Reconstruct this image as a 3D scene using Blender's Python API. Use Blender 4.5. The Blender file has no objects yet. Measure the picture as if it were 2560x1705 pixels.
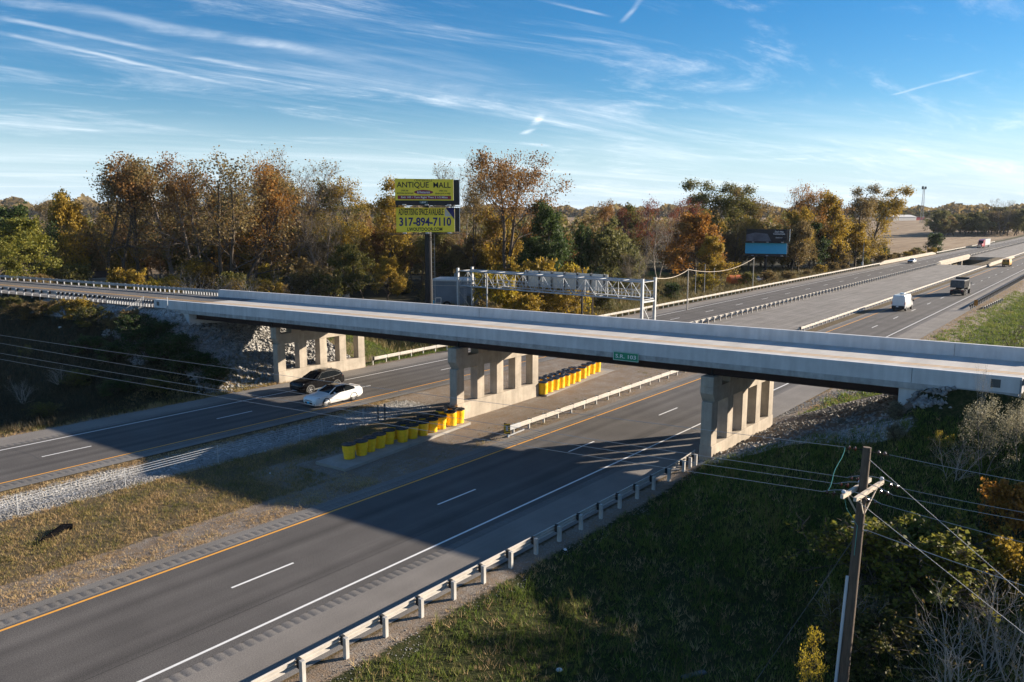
import bpy, math, random
import numpy as np
from mathutils import Vector, Matrix, Euler
random.seed(7); rng = np.random.default_rng(7)
R = math.radians
SC = bpy.context.scene
COL = SC.collection

# ------------------------------------------------------------------ camera
FPX, PITCH, YAW, CAMH = 1990.0, R(8.988), R(38.546), 15.143      # focal length in pixels of a 2560 px wide frame
cam = bpy.data.cameras.new('camera'); cam_ob = bpy.data.objects.new('camera', cam); COL.objects.link(cam_ob)
cam.sensor_width = 36.0; cam.lens = 36.0*FPX/2560.0; cam.clip_start = 0.3; cam.clip_end = 9000
cam_ob.location = (0, 0, CAMH); cam_ob.rotation_euler = (R(90)-PITCH, 0, YAW)
SC.camera = cam_ob

# ------------------------------------------------------------------ light, sky, exposure
SUN_AZ, SUN_EL = R(33.0), R(16.5)                               # azimuth clockwise from +Y
sun = bpy.data.lights.new('sun', 'SUN'); sun.energy = 5.0; sun.angle = R(0.53); sun.color = (1.0, 0.87, 0.71)
sun_ob = bpy.data.objects.new('sun', sun); COL.objects.link(sun_ob)
sun_dir = Vector((math.sin(SUN_AZ)*math.cos(SUN_EL), math.cos(SUN_AZ)*math.cos(SUN_EL), math.sin(SUN_EL)))
sun_ob.rotation_euler = (-sun_dir).to_track_quat('-Z', 'Y').to_euler()
W = bpy.data.worlds.new('World'); SC.world = W; W.use_nodes = True
SC.view_settings.view_transform = 'Standard'; SC.view_settings.look = 'None'
SC.view_settings.exposure = 1.35; SC.view_settings.gamma = 1.0; SC.view_settings.use_curve_mapping = False
SC.cycles.max_bounces = 6; SC.cycles.diffuse_bounces = 3; SC.cycles.glossy_bounces = 3; SC.cycles.transmission_bounces = 4
SC.cycles.transparent_max_bounces = 6; SC.cycles.use_denoising = True

def build_world():
    nt = W.node_tree; N = nt.nodes; L = nt.links; N.clear()
    def nd(t, **k):
        n = N.new(t)
        for a, b in k.items(): setattr(n, a, b)
        return n
    def mth(op, a, b=None, c=None):
        n = nd('ShaderNodeMath', operation=op)
        for i, v in enumerate((a, b, c)):
            if v is None: continue
            if isinstance(v, (int, float)): n.inputs[i].default_value = v
            else: L.new(v, n.inputs[i])
        return n.outputs[0]
    out = nd('ShaderNodeOutputWorld'); bg = nd('ShaderNodeBackground')
    sky = nd('ShaderNodeTexSky', sky_type='NISHITA'); sky.sun_disc = False
    sky.sun_elevation = SUN_EL; sky.sun_rotation = SUN_AZ
    sky.air_density = 1.0; sky.dust_density = 0.05; sky.ozone_density = 3.5; sky.altitude = 200
    tc = nd('ShaderNodeTexCoord'); sp = nd('ShaderNodeSeparateXYZ'); L.new(tc.outputs['Generated'], sp.inputs[0])
    z = mth('ADD', mth('MAXIMUM', sp.outputs[2], 0.0), 0.075)
    px = mth('DIVIDE', sp.outputs[0], z); py = mth('DIVIDE', sp.outputs[1], z)
    cb = nd('ShaderNodeCombineXYZ'); L.new(px, cb.inputs[0]); L.new(py, cb.inputs[1])
    def layer(rot, scale, nscale, detail, rough, dist, lo, hi, loc=(0, 0, 0)):
        mp = nd('ShaderNodeMapping', vector_type='TEXTURE'); mp.inputs['Rotation'].default_value = (0, 0, rot); mp.inputs['Scale'].default_value = (1/scale[0], 1/scale[1], 1)
        mp.inputs['Location'].default_value = loc
        L.new(cb.outputs[0], mp.inputs[0])
        nz = nd('ShaderNodeTexNoise'); nz.inputs['Scale'].default_value = nscale; nz.inputs['Detail'].default_value = detail
        nz.inputs['Roughness'].default_value = rough; nz.inputs['Distortion'].default_value = dist
        L.new(mp.outputs[0], nz.inputs['Vector'])
        mr = nd('ShaderNodeMapRange', interpolation_type='SMOOTHSTEP'); mr.inputs['From Min'].default_value = lo; mr.inputs['From Max'].default_value = hi
        L.new(nz.outputs[0], mr.inputs['Value']); return mr.outputs[0]
    def plane(az, el):                                            # direction (azimuth from +Y, elevation) -> point of the cloud plane
        q = math.sin(el)+0.075; return (math.sin(az)*math.cos(el)/q, math.cos(az)*math.cos(el)/q)
    def trail(A, B, wd):                                          # an old contrail: soft line between two directions of the sky
        a, b = plane(*A), plane(*B); dx, dy = b[0]-a[0], b[1]-a[1]; ln = math.hypot(dx, dy); dx /= ln; dy /= ln
        rx, ry = mth('SUBTRACT', px, a[0]), mth('SUBTRACT', py, a[1])
        t = mth('DIVIDE', mth('ADD', mth('MULTIPLY', rx, dx), mth('MULTIPLY', ry, dy)), ln)
        s = mth('ABSOLUTE', mth('ADD', mth('ADD', mth('MULTIPLY', rx, -dy), mth('MULTIPLY', ry, dx)), mth('MULTIPLY', mth('SUBTRACT', fine_n[0], .5), wd*1.6)))
        def mr(v, a0, a1, b0, b1):
            n = nd('ShaderNodeMapRange', interpolation_type='SMOOTHSTEP'); L.new(v, n.inputs['Value'])
            for k, q in zip(('From Min', 'From Max', 'To Min', 'To Max'), (a0, a1, b0, b1)): n.inputs[k].default_value = q
            return n.outputs[0]
        return mth('MULTIPLY', mr(s, 0, wd, 1, 0), mth('MULTIPLY', mr(t, 0, .12, 0, 1), mr(t, .7, 1, 1, 0)))
    CONTRAILS = [((R(-72), R(10.6)), (R(-55.5), R(8.1)), .045, .5), ((R(-71), R(11.3)), (R(-53), R(9.0)), .05, .42), ((R(-71), R(12.4)), (R(-47), R(9.8)), .10, .5),
                 ((R(-31.2), R(12.6)), (R(-27.8), R(16.0)), .018, .45), ((R(-23.5), R(15.6)), (R(-19.0), R(13.6)), .018, .4), ((R(-38), R(14.5)), (R(-31.5), R(13.0)), .022, .45),
                 ((R(-37.6), R(5.5)), (R(-36.2), R(7.2)), .045, .7), ((R(-14), R(7.4)), (R(-8.5), R(8.6)), .03, .4)]
    fine_n = [layer(R(30), (1, 1, 1), 1.7, 4, 0.6, 0.2, 0.0, 1.0, (5, 2, 0))]
    # long streaks of cirrus, broken up by a large soft mask, plus a few fine contrails
    streak = layer(R(68), (0.26, 1.15, 1), 0.80, 10, 0.68, 0.9, 0.45, 0.80, (1.3, 0.4, 0))
    fine = layer(R(80), (0.3, 2.2, 1), 1.9, 9, 0.72, 1.1, 0.42, 0.80, (4.3, 2.4, 0))
    mask = layer(R(60), (0.5, 0.8, 1), 0.50, 3, 0.5, 0.3, 0.46, 0.66, (6.1, 12.4, 0))
    amt = mth('MULTIPLY', mth('MULTIPLY', mth('ADD', streak, mth('MULTIPLY', fine, 0.5)), mask), 0.40)
    patch = mth('MULTIPLY', layer(R(74), (0.55, 1.25, 1), 1.0, 10, 0.70, 0.7, 0.47, 0.72, (3.3, 8.1, 0)), mth('ADD', mth('MULTIPLY', fine, 0.9), 0.35))
    amt = mth('ADD', amt, mth('MULTIPLY', patch, 0.75))
    wob = layer(R(74), (1, 1, 1), 2.6, 5, 0.6, 0.4, 0.25, 0.8, (1, 1, 0))
    for (A, B, wd, am) in CONTRAILS: amt = mth('ADD', amt, mth('MULTIPLY', trail(A, B, wd), mth('MULTIPLY', wob, am)))
    # more veil towards the horizon
    veil = nd('ShaderNodeMapRange', interpolation_type='SMOOTHSTEP'); L.new(sp.outputs[2], veil.inputs['Value'])
    veil.inputs['From Min'].default_value = 0.15; veil.inputs['From Max'].default_value = 0.0
    veil.inputs['To Min'].default_value = 0.0; veil.inputs['To Max'].default_value = 0.62
    low = layer(R(62), (0.15, 0.9, 1), 0.9, 8, 0.62, 0.35, 0.46, 0.74, (7.1, 3.4, 0))
    amt = mth('MINIMUM', mth('ADD', amt, mth('MULTIPLY', veil.outputs[0], mth('ADD', mth('MULTIPLY', low, 1.0), 0.0))), 0.92)
    haze = nd('ShaderNodeMapRange', interpolation_type='SMOOTHERSTEP'); L.new(sp.outputs[2], haze.inputs['Value'])
    haze.inputs['From Min'].default_value = 0.16; haze.inputs['From Max'].default_value = -0.02; haze.inputs['To Min'].default_value = 0.0; haze.inputs['To Max'].default_value = 0.92
    hs = nd('ShaderNodeHueSaturation'); hs.inputs['Saturation'].default_value = 1.34; hs.inputs['Hue'].default_value = 0.503; hs.inputs['Value'].default_value = 1.0
    L.new(sky.outputs[0], hs.inputs['Color'])
    mx = nd('ShaderNodeMix', data_type='RGBA'); L.new(amt, mx.inputs['Factor']); h2 = nd('ShaderNodeMix', data_type='RGBA'); L.new(haze.outputs[0], h2.inputs['Factor']); L.new(hs.outputs[0], h2.inputs['A']); h2.inputs['B'].default_value = (5.0, 6.5, 7.7, 1); L.new(h2.outputs['Result'], mx.inputs['A'])
    mx.inputs['B'].default_value = (8.8, 9.4, 10.0, 1)
    L.new(mx.outputs['Result'], bg.inputs['Color']); bg.inputs['Strength'].default_value = 0.054
    L.new(bg.outputs[0], out.inputs['Surface'])
build_world()

# ------------------------------------------------------------------ pixel -> point helpers (pixels of the 2560 x 1705 photograph)
_cp, _sp, _cy, _sy = math.cos(PITCH), math.sin(PITCH), math.cos(YAW), math.sin(YAW)
def ray(u, v):
    a, b = (u-1280)/FPX, -(v-852.5)/FPX
    fw = _cp + b*_sp; up = -_sp + b*_cp
    return np.array([a*_cy - fw*_sy, fw*_cy + a*_sy, up])
CAM = np.array([0, 0, CAMH])
def at_z(u, v, z=0.0):
    d = ray(u, v); return CAM + d*((z-CAMH)/d[2])
def at_d(u, v, dist):                                            # point at a forward distance
    d = ray(u, v); return CAM + d*(dist/(d[0]*-_sy + d[1]*_cy))
def at_x(u, v, x):
    d = ray(u, v); return CAM + d*(x/d[0])

# ------------------------------------------------------------------ object helpers
def tag(o, label=None, cat=None, group=None, kind=None):
    if label: o['label'] = label
    if cat: o['category'] = cat
    if group: o['group'] = group
    if kind: o['kind'] = kind
    return o
def empty(name, loc=(0, 0, 0), rz=0.0, label=None, cat=None, group=None):
    o = bpy.data.objects.new(name, None); COL.objects.link(o); o.location = loc; o.rotation_euler = (0, 0, rz)
    o.empty_display_size = 0.3
    return tag(o, label, cat, group)
def mesh_np(name, verts, faces, mat, parent=None, loc=None, smooth=False, attr=None):
    """one mesh object from numpy arrays: faces is (M,3) or (M,4)"""
    verts = np.asarray(verts, np.float32); faces = np.asarray(faces, np.int32)
    me = bpy.data.meshes.new(name); k = faces.shape[1]
    me.vertices.add(len(verts)); me.vertices.foreach_set('co', verts.ravel())
    me.loops.add(faces.size); me.loops.foreach_set('vertex_index', faces.ravel())
    me.polygons.add(len(faces)); me.polygons.foreach_set('loop_start', np.arange(0, faces.size, k, dtype=np.int32))
    try: me.polygons.foreach_set('loop_total', np.full(len(faces), k, np.int32))
    except Exception: pass
    if smooth: me.polygons.foreach_set('use_smooth', np.ones(len(faces), bool))
    me.update(calc_edges=True)
    if attr is not None:
        for nm, arr in attr.items():
            a = me.color_attributes.new(nm, 'FLOAT_COLOR', 'POINT')
            a.data.foreach_set('color', np.asarray(arr, np.float32).ravel())
    if mat: me.materials.append(mat)
    o = bpy.data.objects.new(name, me); COL.objects.link(o)
    if parent: o.parent = parent
    if loc is not None: o.location = loc
    return o
class MB:
    """collects shapes and links them as ONE mesh object"""
    def __init__(s): s.v = []; s.f = []
    def add(s, vs, fs):
        b = len(s.v); s.v += [tuple(v) for v in vs]; s.f += [tuple(i+b for i in f) for f in fs]; return s
    def box(s, c, d, rz=0.0, bev=0.0):
        x, y, z = d[0]/2, d[1]/2, d[2]/2
        if bev <= 0:
            vs = [(-x,-y,-z),(x,-y,-z),(x,y,-z),(-x,y,-z),(-x,-y,z),(x,-y,z),(x,y,z),(-x,y,z)]
            fs = [(3,2,1,0),(4,5,6,7),(0,1,5,4),(1,2,6,5),(2,3,7,6),(3,0,4,7)]
        else:
            b = min(bev, x*.9, y*.9, z*.9); vs = []
            for zz, ins in ((-z, b), (-z+b, 0), (z-b, 0), (z, b)):
                X, Y = x-ins, y-ins; e = b if ins == 0 else b*0.6
                vs += [(-X+e,-Y,zz),(X-e,-Y,zz),(X,-Y+e,zz),(X,Y-e,zz),(X-e,Y,zz),(-X+e,Y,zz),(-X,Y-e,zz),(-X,-Y+e,zz)]
            fs = [tuple(range(7,-1,-1)), tuple(range(24,32))]
            for k in range(3):
                for i in range(8): j = (i+1) % 8; fs.append((k*8+i, k*8+j, (k+1)*8+j, (k+1)*8+i))
        if rz:
            ca, sa = math.cos(rz), math.sin(rz); vs = [(a*ca-b2*sa, a*sa+b2*ca, c2) for a, b2, c2 in vs]
        return s.add([(a+c[0], b2+c[1], c2+c[2]) for a, b2, c2 in vs], fs)
    def bar(s, p, q, w, h=None, up=(0, 0, 1)):                    # box bar between two points
        h = h or w; p, q = Vector(p), Vector(q); d = (q-p)
        if d.length < 1e-6: return s
        d.normalize(); u = Vector(up)
        if abs(d.dot(u)) > 0.97: u = Vector((1, 0, 0))
        a = d.cross(u).normalized()*(w/2); b = a.cross(d).normalized()*(h/2)
        vs = [p-a-b, p+a-b, p+a+b, p-a+b, q-a-b, q+a-b, q+a+b, q-a+b]
        return s.add(vs, [(0,1,2,3),(7,6,5,4),(0,4,5,1),(1,5,6,2),(2,6,7,3),(3,7,4,0)])
    def tube(s, pts, r, n=8, cap=True):
        pts = [Vector(p) for p in pts]; rs = r if isinstance(r, (list, tuple)) else [r]*len(pts)
        vs = []; fs = []; up = Vector((0, 0, 1))
        for i, p in enumerate(pts):
            d = (pts[min(i+1, len(pts)-1)] - pts[max(i-1, 0)])
            if d.length < 1e-9: d = Vector((0, 0, 1))
            d.normalize(); u = up if abs(d.z) < 0.9 else Vector((1, 0, 0))
            a = d.cross(u).normalized(); b = a.cross(d).normalized()
            for k in range(n):
                t = 2*math.pi*k/n; vs.append(p + (a*math.cos(t) + b*math.sin(t))*rs[i])
        for i in range(len(pts)-1):
            for k in range(n):
                j = (k+1) % n; fs.append((i*n+k, i*n+j, (i+1)*n+j, (i+1)*n+k))
        if cap: fs += [tuple(range(n-1, -1, -1)), tuple(range((len(pts)-1)*n, len(pts)*n))]
        return s.add(vs, fs)
    def lathe(s, c, prof, n=20):                                 # prof: (r, z) from bottom to top
        vs = []; fs = []
        for r, z in prof:
            for k in range(n): t = 2*math.pi*k/n; vs.append((c[0]+r*math.cos(t), c[1]+r*math.sin(t), c[2]+z))
        for i in range(len(prof)-1):
            for k in range(n): j = (k+1) % n; fs.append((i*n+k, i*n+j, (i+1)*n+j, (i+1)*n+k))
        fs += [tuple(range(n-1, -1, -1)), tuple(range((len(prof)-1)*n, len(prof)*n))]
        return s.add(vs, fs)
    def sweep(s, secs, closed=True):                             # list of rings with the same number of points
        n = len(secs[0]); vs = [p for q in secs for p in q]; fs = []
        for i in range(len(secs)-1):
            for k in range(n if closed else n-1): j = (k+1) % n; fs.append((i*n+k, i*n+j, (i+1)*n+j, (i+1)*n+k))
        if closed: fs += [tuple(range(n-1, -1, -1)), tuple(range((len(secs)-1)*n, len(secs)*n))]
        return s.add(vs, fs)
    def prism(s, poly, fn0, fn1):                                # polygon placed by two functions
        return s.sweep([[fn0(p) for p in poly], [fn1(p) for p in poly]])
    def build(s, name, mat, parent=None, world=True, smooth=False, label=None):
        me = bpy.data.meshes.new(name)
        off = Vector((0, 0, 0))
        vs = s.v
        if parent is not None and world:
            m = parent.matrix_basis.inverted(); p = parent
            if parent.parent is not None: m = m @ parent.parent.matrix_basis.inverted()
            vs = [tuple(m @ Vector(v)) for v in vs]
        me.from_pydata(vs, [], s.f); me.update()
        if mat: me.materials.append(mat)
        if smooth:
            me.polygons.foreach_set('use_smooth', [True]*len(me.polygons)); me.update()
            try: me.set_sharp_from_angle(angle=R(38))
            except Exception: pass
        o = bpy.data.objects.new(name, me); COL.objects.link(o)
        if parent is not None: o.parent = parent
        if label: o['label'] = label
        return o
def kids(o): return list(o.children)
def copy_tree(o, parent=None):
    c = o.copy(); COL.objects.link(c); c.parent = parent
    for ch in kids(o): copy_tree(ch, c)
    return c

# ------------------------------------------------------------------ materials
def hexc(h):
    h = h.lstrip('#'); f = lambda c: c/12.92 if c <= .04045 else ((c+.055)/1.055)**2.4
    return tuple(f(int(h[i:i+2], 16)/255) for i in (0, 2, 4))
def mat(name, col, rough=0.8, metal=0.0, var=0.15, scale=3.0, bump=0.0, bscale=40.0, col2=None, spec=0.4, streak=0.0, detail=5, aniso=None, coat=0.0):
    m = bpy.data.materials.new(name); m.use_nodes = True; nt = m.node_tree; N = nt.nodes; L = nt.links
    b = N['Principled BSDF']; b.inputs['Roughness'].default_value = rough; b.inputs['Metallic'].default_value = metal
    b.inputs['Specular IOR Level'].default_value = spec
    if coat: b.inputs['Coat Weight'].default_value = coat; b.inputs['Coat Roughness'].default_value = 0.05
    tc = N.new('ShaderNodeTexCoord'); src = tc.outputs['Object']
    mp = N.new('ShaderNodeMapping'); L.new(src, mp.inputs[0]); mp.inputs['Scale'].default_value = aniso or (1, 1, 1)
    nz = N.new('ShaderNodeTexNoise'); nz.inputs['Scale'].default_value = scale; nz.inputs['Detail'].default_value = detail; nz.inputs['Roughness'].default_value = 0.65
    L.new(mp.outputs[0], nz.inputs['Vector'])
    rp = N.new('ShaderNodeValToRGB'); L.new(nz.outputs[0], rp.inputs[0])
    c = np.array(col); d = np.array(col2) if col2 is not None else None
    rp.color_ramp.elements[0].position = 0.3; rp.color_ramp.elements[1].position = 0.7
    lo = c*(1-var) if d is None else c; hi = c*(1+var) if d is None else d
    rp.color_ramp.elements[0].color = (*lo, 1); rp.color_ramp.elements[1].color = (*hi, 1)
    last = rp.outputs[0]
    if streak > 0:
        m2 = N.new('ShaderNodeMapping'); L.new(src, m2.inputs[0]); m2.inputs['Scale'].default_value = (1.5, 1.5, 0.16)
        n2 = N.new('ShaderNodeTexNoise'); n2.inputs['Scale'].default_value = 2.0; n2.inputs['Detail'].default_value = 6; L.new(m2.outputs[0], n2.inputs['Vector'])
        r2 = N.new('ShaderNodeMapRange'); L.new(n2.outputs[0], r2.inputs['Value']); r2.inputs['From Min'].default_value = .35; r2.inputs['From Max'].default_value = .7
        r2.inputs['To Min'].default_value = 1.0-streak; r2.inputs['To Max'].default_value = 1.0+streak*.35
        mm = N.new('ShaderNodeVectorMath'); mm.operation = 'SCALE'; L.new(last, mm.inputs[0]); L.new(r2.outputs[0], mm.inputs['Scale']); last = mm.outputs[0]
    L.new(last, b.inputs['Base Color'])
    if bump > 0:
        n3 = N.new('ShaderNodeTexNoise'); n3.inputs['Scale'].default_value = bscale; n3.inputs['Detail'].default_value = 4; L.new(src, n3.inputs['Vector'])
        bp = N.new('ShaderNodeBump'); bp.inputs['Strength'].default_value = bump; bp.inputs['Distance'].default_value = 0.03
        L.new(n3.outputs[0], bp.inputs['Height']); L.new(bp.outputs[0], b.inputs['Normal'])
    return m
LG = 1.0
def leaf_mat(name, cols, trans=0.42, rough=0.6):
    """leaves: every leaf picks its own colour between the given ones, and lets some light through"""
    cols = [tuple(min(.8, q*LG) for q in c) for c in cols]
    m = bpy.data.materials.new(name); m.use_nodes = True; nt = m.node_tree; N = nt.nodes; L = nt.links
    b = N['Principled BSDF']; b.inputs['Roughness'].default_value = rough; b.inputs['Specular IOR Level'].default_value = 0.25
    g = N.new('ShaderNodeNewGeometry'); rp = N.new('ShaderNodeValToRGB'); els = rp.color_ramp.elements
    tc = N.new('ShaderNodeTexCoord'); nz = N.new('ShaderNodeTexNoise'); nz.inputs['Scale'].default_value = 0.6; nz.inputs['Detail'].default_value = 4
    L.new(tc.outputs['Object'], nz.inputs['Vector'])
    a = N.new('ShaderNodeMath'); a.operation = 'MULTIPLY_ADD'; L.new(g.outputs['Random Per Island'], a.inputs[0]); a.inputs[1].default_value = 0.55
    s = N.new('ShaderNodeMath'); s.operation = 'MULTIPLY_ADD'; L.new(nz.outputs[0], s.inputs[0]); s.inputs[1].default_value = 1.5; s.inputs[2].default_value = -0.53
    L.new(s.outputs[0], a.inputs[2]); L.new(a.outputs[0], rp.inputs[0])
    n = len(cols)
    for i, c in enumerate(cols):
        if i < 2: e = els[i]; e.position = i/(n-1)
        else: e = els.new(i/(n-1))
        e.color = (*c, 1)
    L.new(rp.outputs[0], b.inputs['Base Color'])
    t = N.new('ShaderNodeBsdfTranslucent'); L.new(rp.outputs[0], t.inputs['Color'])
    mx = N.new('ShaderNodeMixShader'); mx.inputs[0].default_value = trans
    L.new(b.outputs[0], mx.inputs[1]); L.new(t.outputs[0], mx.inputs[2]); L.new(mx.outputs[0], N['Material Output'].inputs['Surface'])
    return m
M = {}
M['concrete_new'] = mat('concrete_new', (.60, .595, .58), .85, var=.09, scale=.9, streak=.12, bump=.06, bscale=25)
M['fascia'] = mat('stained_fascia', (.40, .395, .375), .9, var=.30, scale=1.6, streak=.22, detail=9)
M['concrete_old'] = mat('concrete_old', (.40, .345, .275), .9, var=.24, scale=.8, streak=.15, bump=.10, bscale=18)
M['concrete_pad'] = mat('concrete_pad', (.27, .25, .22), .9, var=.18, scale=.8, bump=.05)
M['steel_brown'] = mat('weathering_steel', (.030, .014, .011), .75, var=.3, scale=2)
M['galv'] = mat('galvanised_steel', (.42, .43, .44), .45, .35, var=.12, scale=3)
M['post_galv'] = mat('galvanised_post', (.26, .27, .285), .55, .3, var=.12)
M['galv_old'] = mat('weathered_rail_steel', (.50, .465, .415), .55, .15, var=.14, scale=2.2)
M['post_grey'] = mat('grey_post', (.44, .42, .385), .8, var=.2, scale=6, aniso=(1, 1, .3))
M['block_dark'] = mat('dark_blockout', (.035, .032, .030), .8, var=.2)
M['white_paint'] = mat('white_road_paint', (.74, .73, .70), .7, var=.08, scale=5)
M['yellow_paint'] = mat('yellow_road_paint', (.78, .36, .05), .7, var=.10, scale=5)
M['deck_yellow'] = mat('faded_yellow_paint', (.66, .38, .12), .8, var=.15, scale=6)
M['barrel'] = mat('yellow_plastic', (.95, .56, .018), .48, var=.16, scale=5, streak=.12)
M['lid'] = mat('black_plastic', (.016, .016, .018), .38, var=.2)
M['black'] = mat('black_steel', (.010, .010, .012), .5, var=.2)
M['rubber'] = mat('tyre_rubber', (.018, .018, .018), .85, var=.2)
M['rim'] = mat('alloy', (.62, .62, .63), .3, .6, var=.05)
M['glass'] = mat('dark_glass', (.010, .013, .016), .06, var=.1, spec=.7)
M['chrome'] = mat('chrome_trim', (.7, .7, .68), .2, .85, var=.05)
M['paint_black'] = mat('black_car_paint', (.003, .003, .004), .22, var=.1, coat=.08, spec=.3)
M['paint_white'] = mat('white_car_paint', (.78, .77, .75), .28, var=.03, coat=.8)
M['grey_plastic'] = mat('grey_plastic', (.10, .10, .095), .7, var=.1)
M['dark_plastic'] = mat('dark_plastic', (.012, .012, .013), .6, var=.1)
M['lamp_clear'] = mat('clear_lamp', (.55, .58, .62), .15, .2, var=.1)
M['lamp_red'] = mat('red_lamp', (.45, .012, .012), .25, var=.1)
M['green_sign'] = mat('green_sign', (.010, .25, .125), .45, var=.05)
M['sign_white'] = mat('white_sheeting', (.80, .80, .78), .5, var=.03)
M['sign_back'] = mat('sign_back_aluminium', (.55, .52, .47), .5, .3, var=.12, scale=1.5)
M['wood'] = mat('weathered_pole_wood', (.115, .083, .060), .9, var=.35, scale=5, aniso=(3, 3, .25), bump=.3, bscale=12)
M['wood_arm'] = mat('crossarm_wood', (.55, .47, .37), .85, var=.2, scale=5)
M['insul'] = mat('brown_porcelain', (.050, .016, .010), .12, var=.1, spec=.8)
M['wire'] = mat('aluminium_wire', (.42, .43, .43), .45, .3, var=.1)
M['copper_green'] = mat('green_wire', (.10, .36, .30), .6, var=.1)
M['pvc'] = mat('grey_conduit', (.52, .55, .58), .6, var=.05)
M['bill_yellow'] = mat('yellow_vinyl', (.95, .73, .05), .6, var=.05, scale=.6)
M['bill_black'] = mat('black_ink', (.008, .008, .010), .6, var=.05)
M['bill_navy'] = mat('navy_ink', (.012, .014, .13), .6, var=.05)
M['bill_maroon'] = mat('maroon_ink', (.26, .035, .055), .6, var=.05)
M['bill_cyan'] = mat('cyan_vinyl', (.045, .46, .72), .6, var=.05)
M['bill_grey'] = mat('grey_photo_print', (.055, .058, .07), .6, var=.6, scale=.5, col2=(.16, .17, .20))
M['bill_dark'] = mat('dark_print', (.010, .012, .016), .6, var=.3)
M['shed'] = mat('grey_sheet_metal', (.20, .225, .25), .6, .1, var=.12, scale=.5)
M['roof_white'] = mat('pale_roof', (.62, .60, .56), .6, var=.1)
M['house'] = mat('pale_siding', (.50, .48, .44), .8, var=.1)
M['roof_dark'] = mat('dark_shingle', (.05, .045, .042), .9, var=.3)
M['bark'] = mat('bark', (.095, .074, .055), .95, var=.35, scale=2)
M['bark_pale'] = mat('pale_twigs', (.33, .29, .245), .9, var=.25, scale=2)
M['bark_grey'] = mat('grey_bark', (.19, .16, .13), .95, var=.3, scale=2)
M['orange'] = mat('orange_tank_paint', (.62, .17, .05), .5, var=.15)
M['red_paint'] = mat('red_truck_paint', (.42, .018, .030), .3, var=.1, coat=.5)
M['mustard'] = mat('mustard_paint', (.50, .25, .03), .45, var=.1)
M['dump_dark'] = mat('dark_truck_body', (.035, .036, .038), .6, var=.35, scale=2)
M['dump_grey'] = mat('scuffed_tailgate', (.09, .09, .088), .6, var=.5, scale=2)
M['rock'] = mat('limestone', (.40, .385, .36), .95, var=.2, scale=1.2)
M['water'] = mat('pond_water', (.012, .016, .018), .04, var=.1, spec=.6)
M['drain'] = mat('black_hdpe', (.003, .003, .004), .95, spec=.05, var=.1)
M['trash'] = mat('white_litter', (.7, .72, .74), .6, var=.05)
# leaves
LG = 1.2
M['l_rust'] = leaf_mat('leaf_rust', [(.072,.040,.016), (.165,.085,.027), (.25,.130,.038), (.18,.13,.042)])
M['l_orange'] = leaf_mat('leaf_orange', [(.10,.045,.012), (.25,.110,.020), (.33,.165,.03), (.22,.14,.035)])
M['l_brown'] = leaf_mat('leaf_brown', [(.060,.042,.020), (.145,.102,.038), (.22,.155,.056), (.13,.118,.044)])
M['l_gold'] = leaf_mat('leaf_gold', [(.075,.062,.014), (.22,.15,.022), (.38,.25,.03), (.16,.14,.03)])
M['l_yellow'] = leaf_mat('leaf_yellow', [(.10,.09,.014), (.27,.205,.020), (.42,.31,.03), (.20,.19,.034)])
M['l_olive'] = leaf_mat('leaf_olive', [(.032,.040,.012), (.085,.090,.022), (.16,.135,.030), (.075,.085,.026)])
M['l_green'] = leaf_mat('leaf_green', [(.014,.028,.009), (.034,.060,.016), (.066,.092,.022), (.035,.05,.018)])
M['l_maroon'] = leaf_mat('leaf_maroon', [(.055,.018,.014), (.14,.032,.020), (.20,.060,.030), (.14,.075,.03)])
M['l_willow'] = leaf_mat('leaf_willow', [(.050,.055,.020), (.11,.11,.035), (.17,.16,.055), (.10,.095,.035)])
M['l_pale'] = leaf_mat('leaf_pale', [(.09,.080,.045), (.17,.155,.095), (.26,.24,.16), (.15,.12,.065)])
M['l_bush'] = leaf_mat('leaf_bush', [(.045,.058,.012), (.11,.12,.020), (.21,.185,.030), (.09,.105,.024)])
M['l_weed'] = leaf_mat('weed_stems', [(.055,.048,.020), (.12,.10,.036), (.20,.150,.060), (.085,.095,.026)], .25)
M['l_weed2'] = leaf_mat('brown_weeds', [(.020,.018,.009), (.042,.034,.017), (.072,.052,.028), (.030,.038,.013)], .25)
LG = 1.75
M['grass_green'] = leaf_mat('green_grass', [(.024,.042,.009), (.060,.088,.016), (.105,.125,.024), (.17,.145,.05)], .4)
M['grass_dry'] = leaf_mat('dry_grass', [(.11,.075,.035), (.23,.155,.075), (.32,.225,.115), (.12,.13,.035)], .25)
M['grass_mix'] = leaf_mat('mixed_grass', [(.040,.052,.012), (.115,.100,.026), (.23,.155,.072), (.30,.20,.105)], .3)
# ------------------------------------------------------------------ the place in plan: +Y runs along the motorway, the overpass crosses at y ~ 45
def sstep(a, b, t): t = np.clip((t-a)/(b-a), 0, 1); return t*t*(3-2*t)
BK, BY0, BW = 0.08, 44.6, 11.0                                   # near edge of the overpass: y = BY0 + BK*(x+20); width
def yn(x): return BY0 + BK*(x+20)
def ztop(x):                                                     # top of the near parapet
    x = np.asarray(x, float); q = -5.632e-05*x*x + 0.0011258*x + 7.1835
    x0 = -82.0; q0 = -5.632e-05*x0*x0 + 0.0011258*x0 + 7.1835
    return np.where(x < x0, q0 + (x-x0)*0.0085, np.where(x > 0, 7.18, q))
def zdeck(x): return ztop(x) - 0.80
def shift(y): y = np.asarray(y, float); return -0.0150*(np.maximum(y-70, 0)) + 0.0150*25*(1-np.exp(-np.maximum(y-70, 0)/25))
def rise(x, y): return 15.0*sstep(520, 1900, np.hypot(x, y))
XL, XR = -72.5, -9.8                                             # abutment faces
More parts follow.
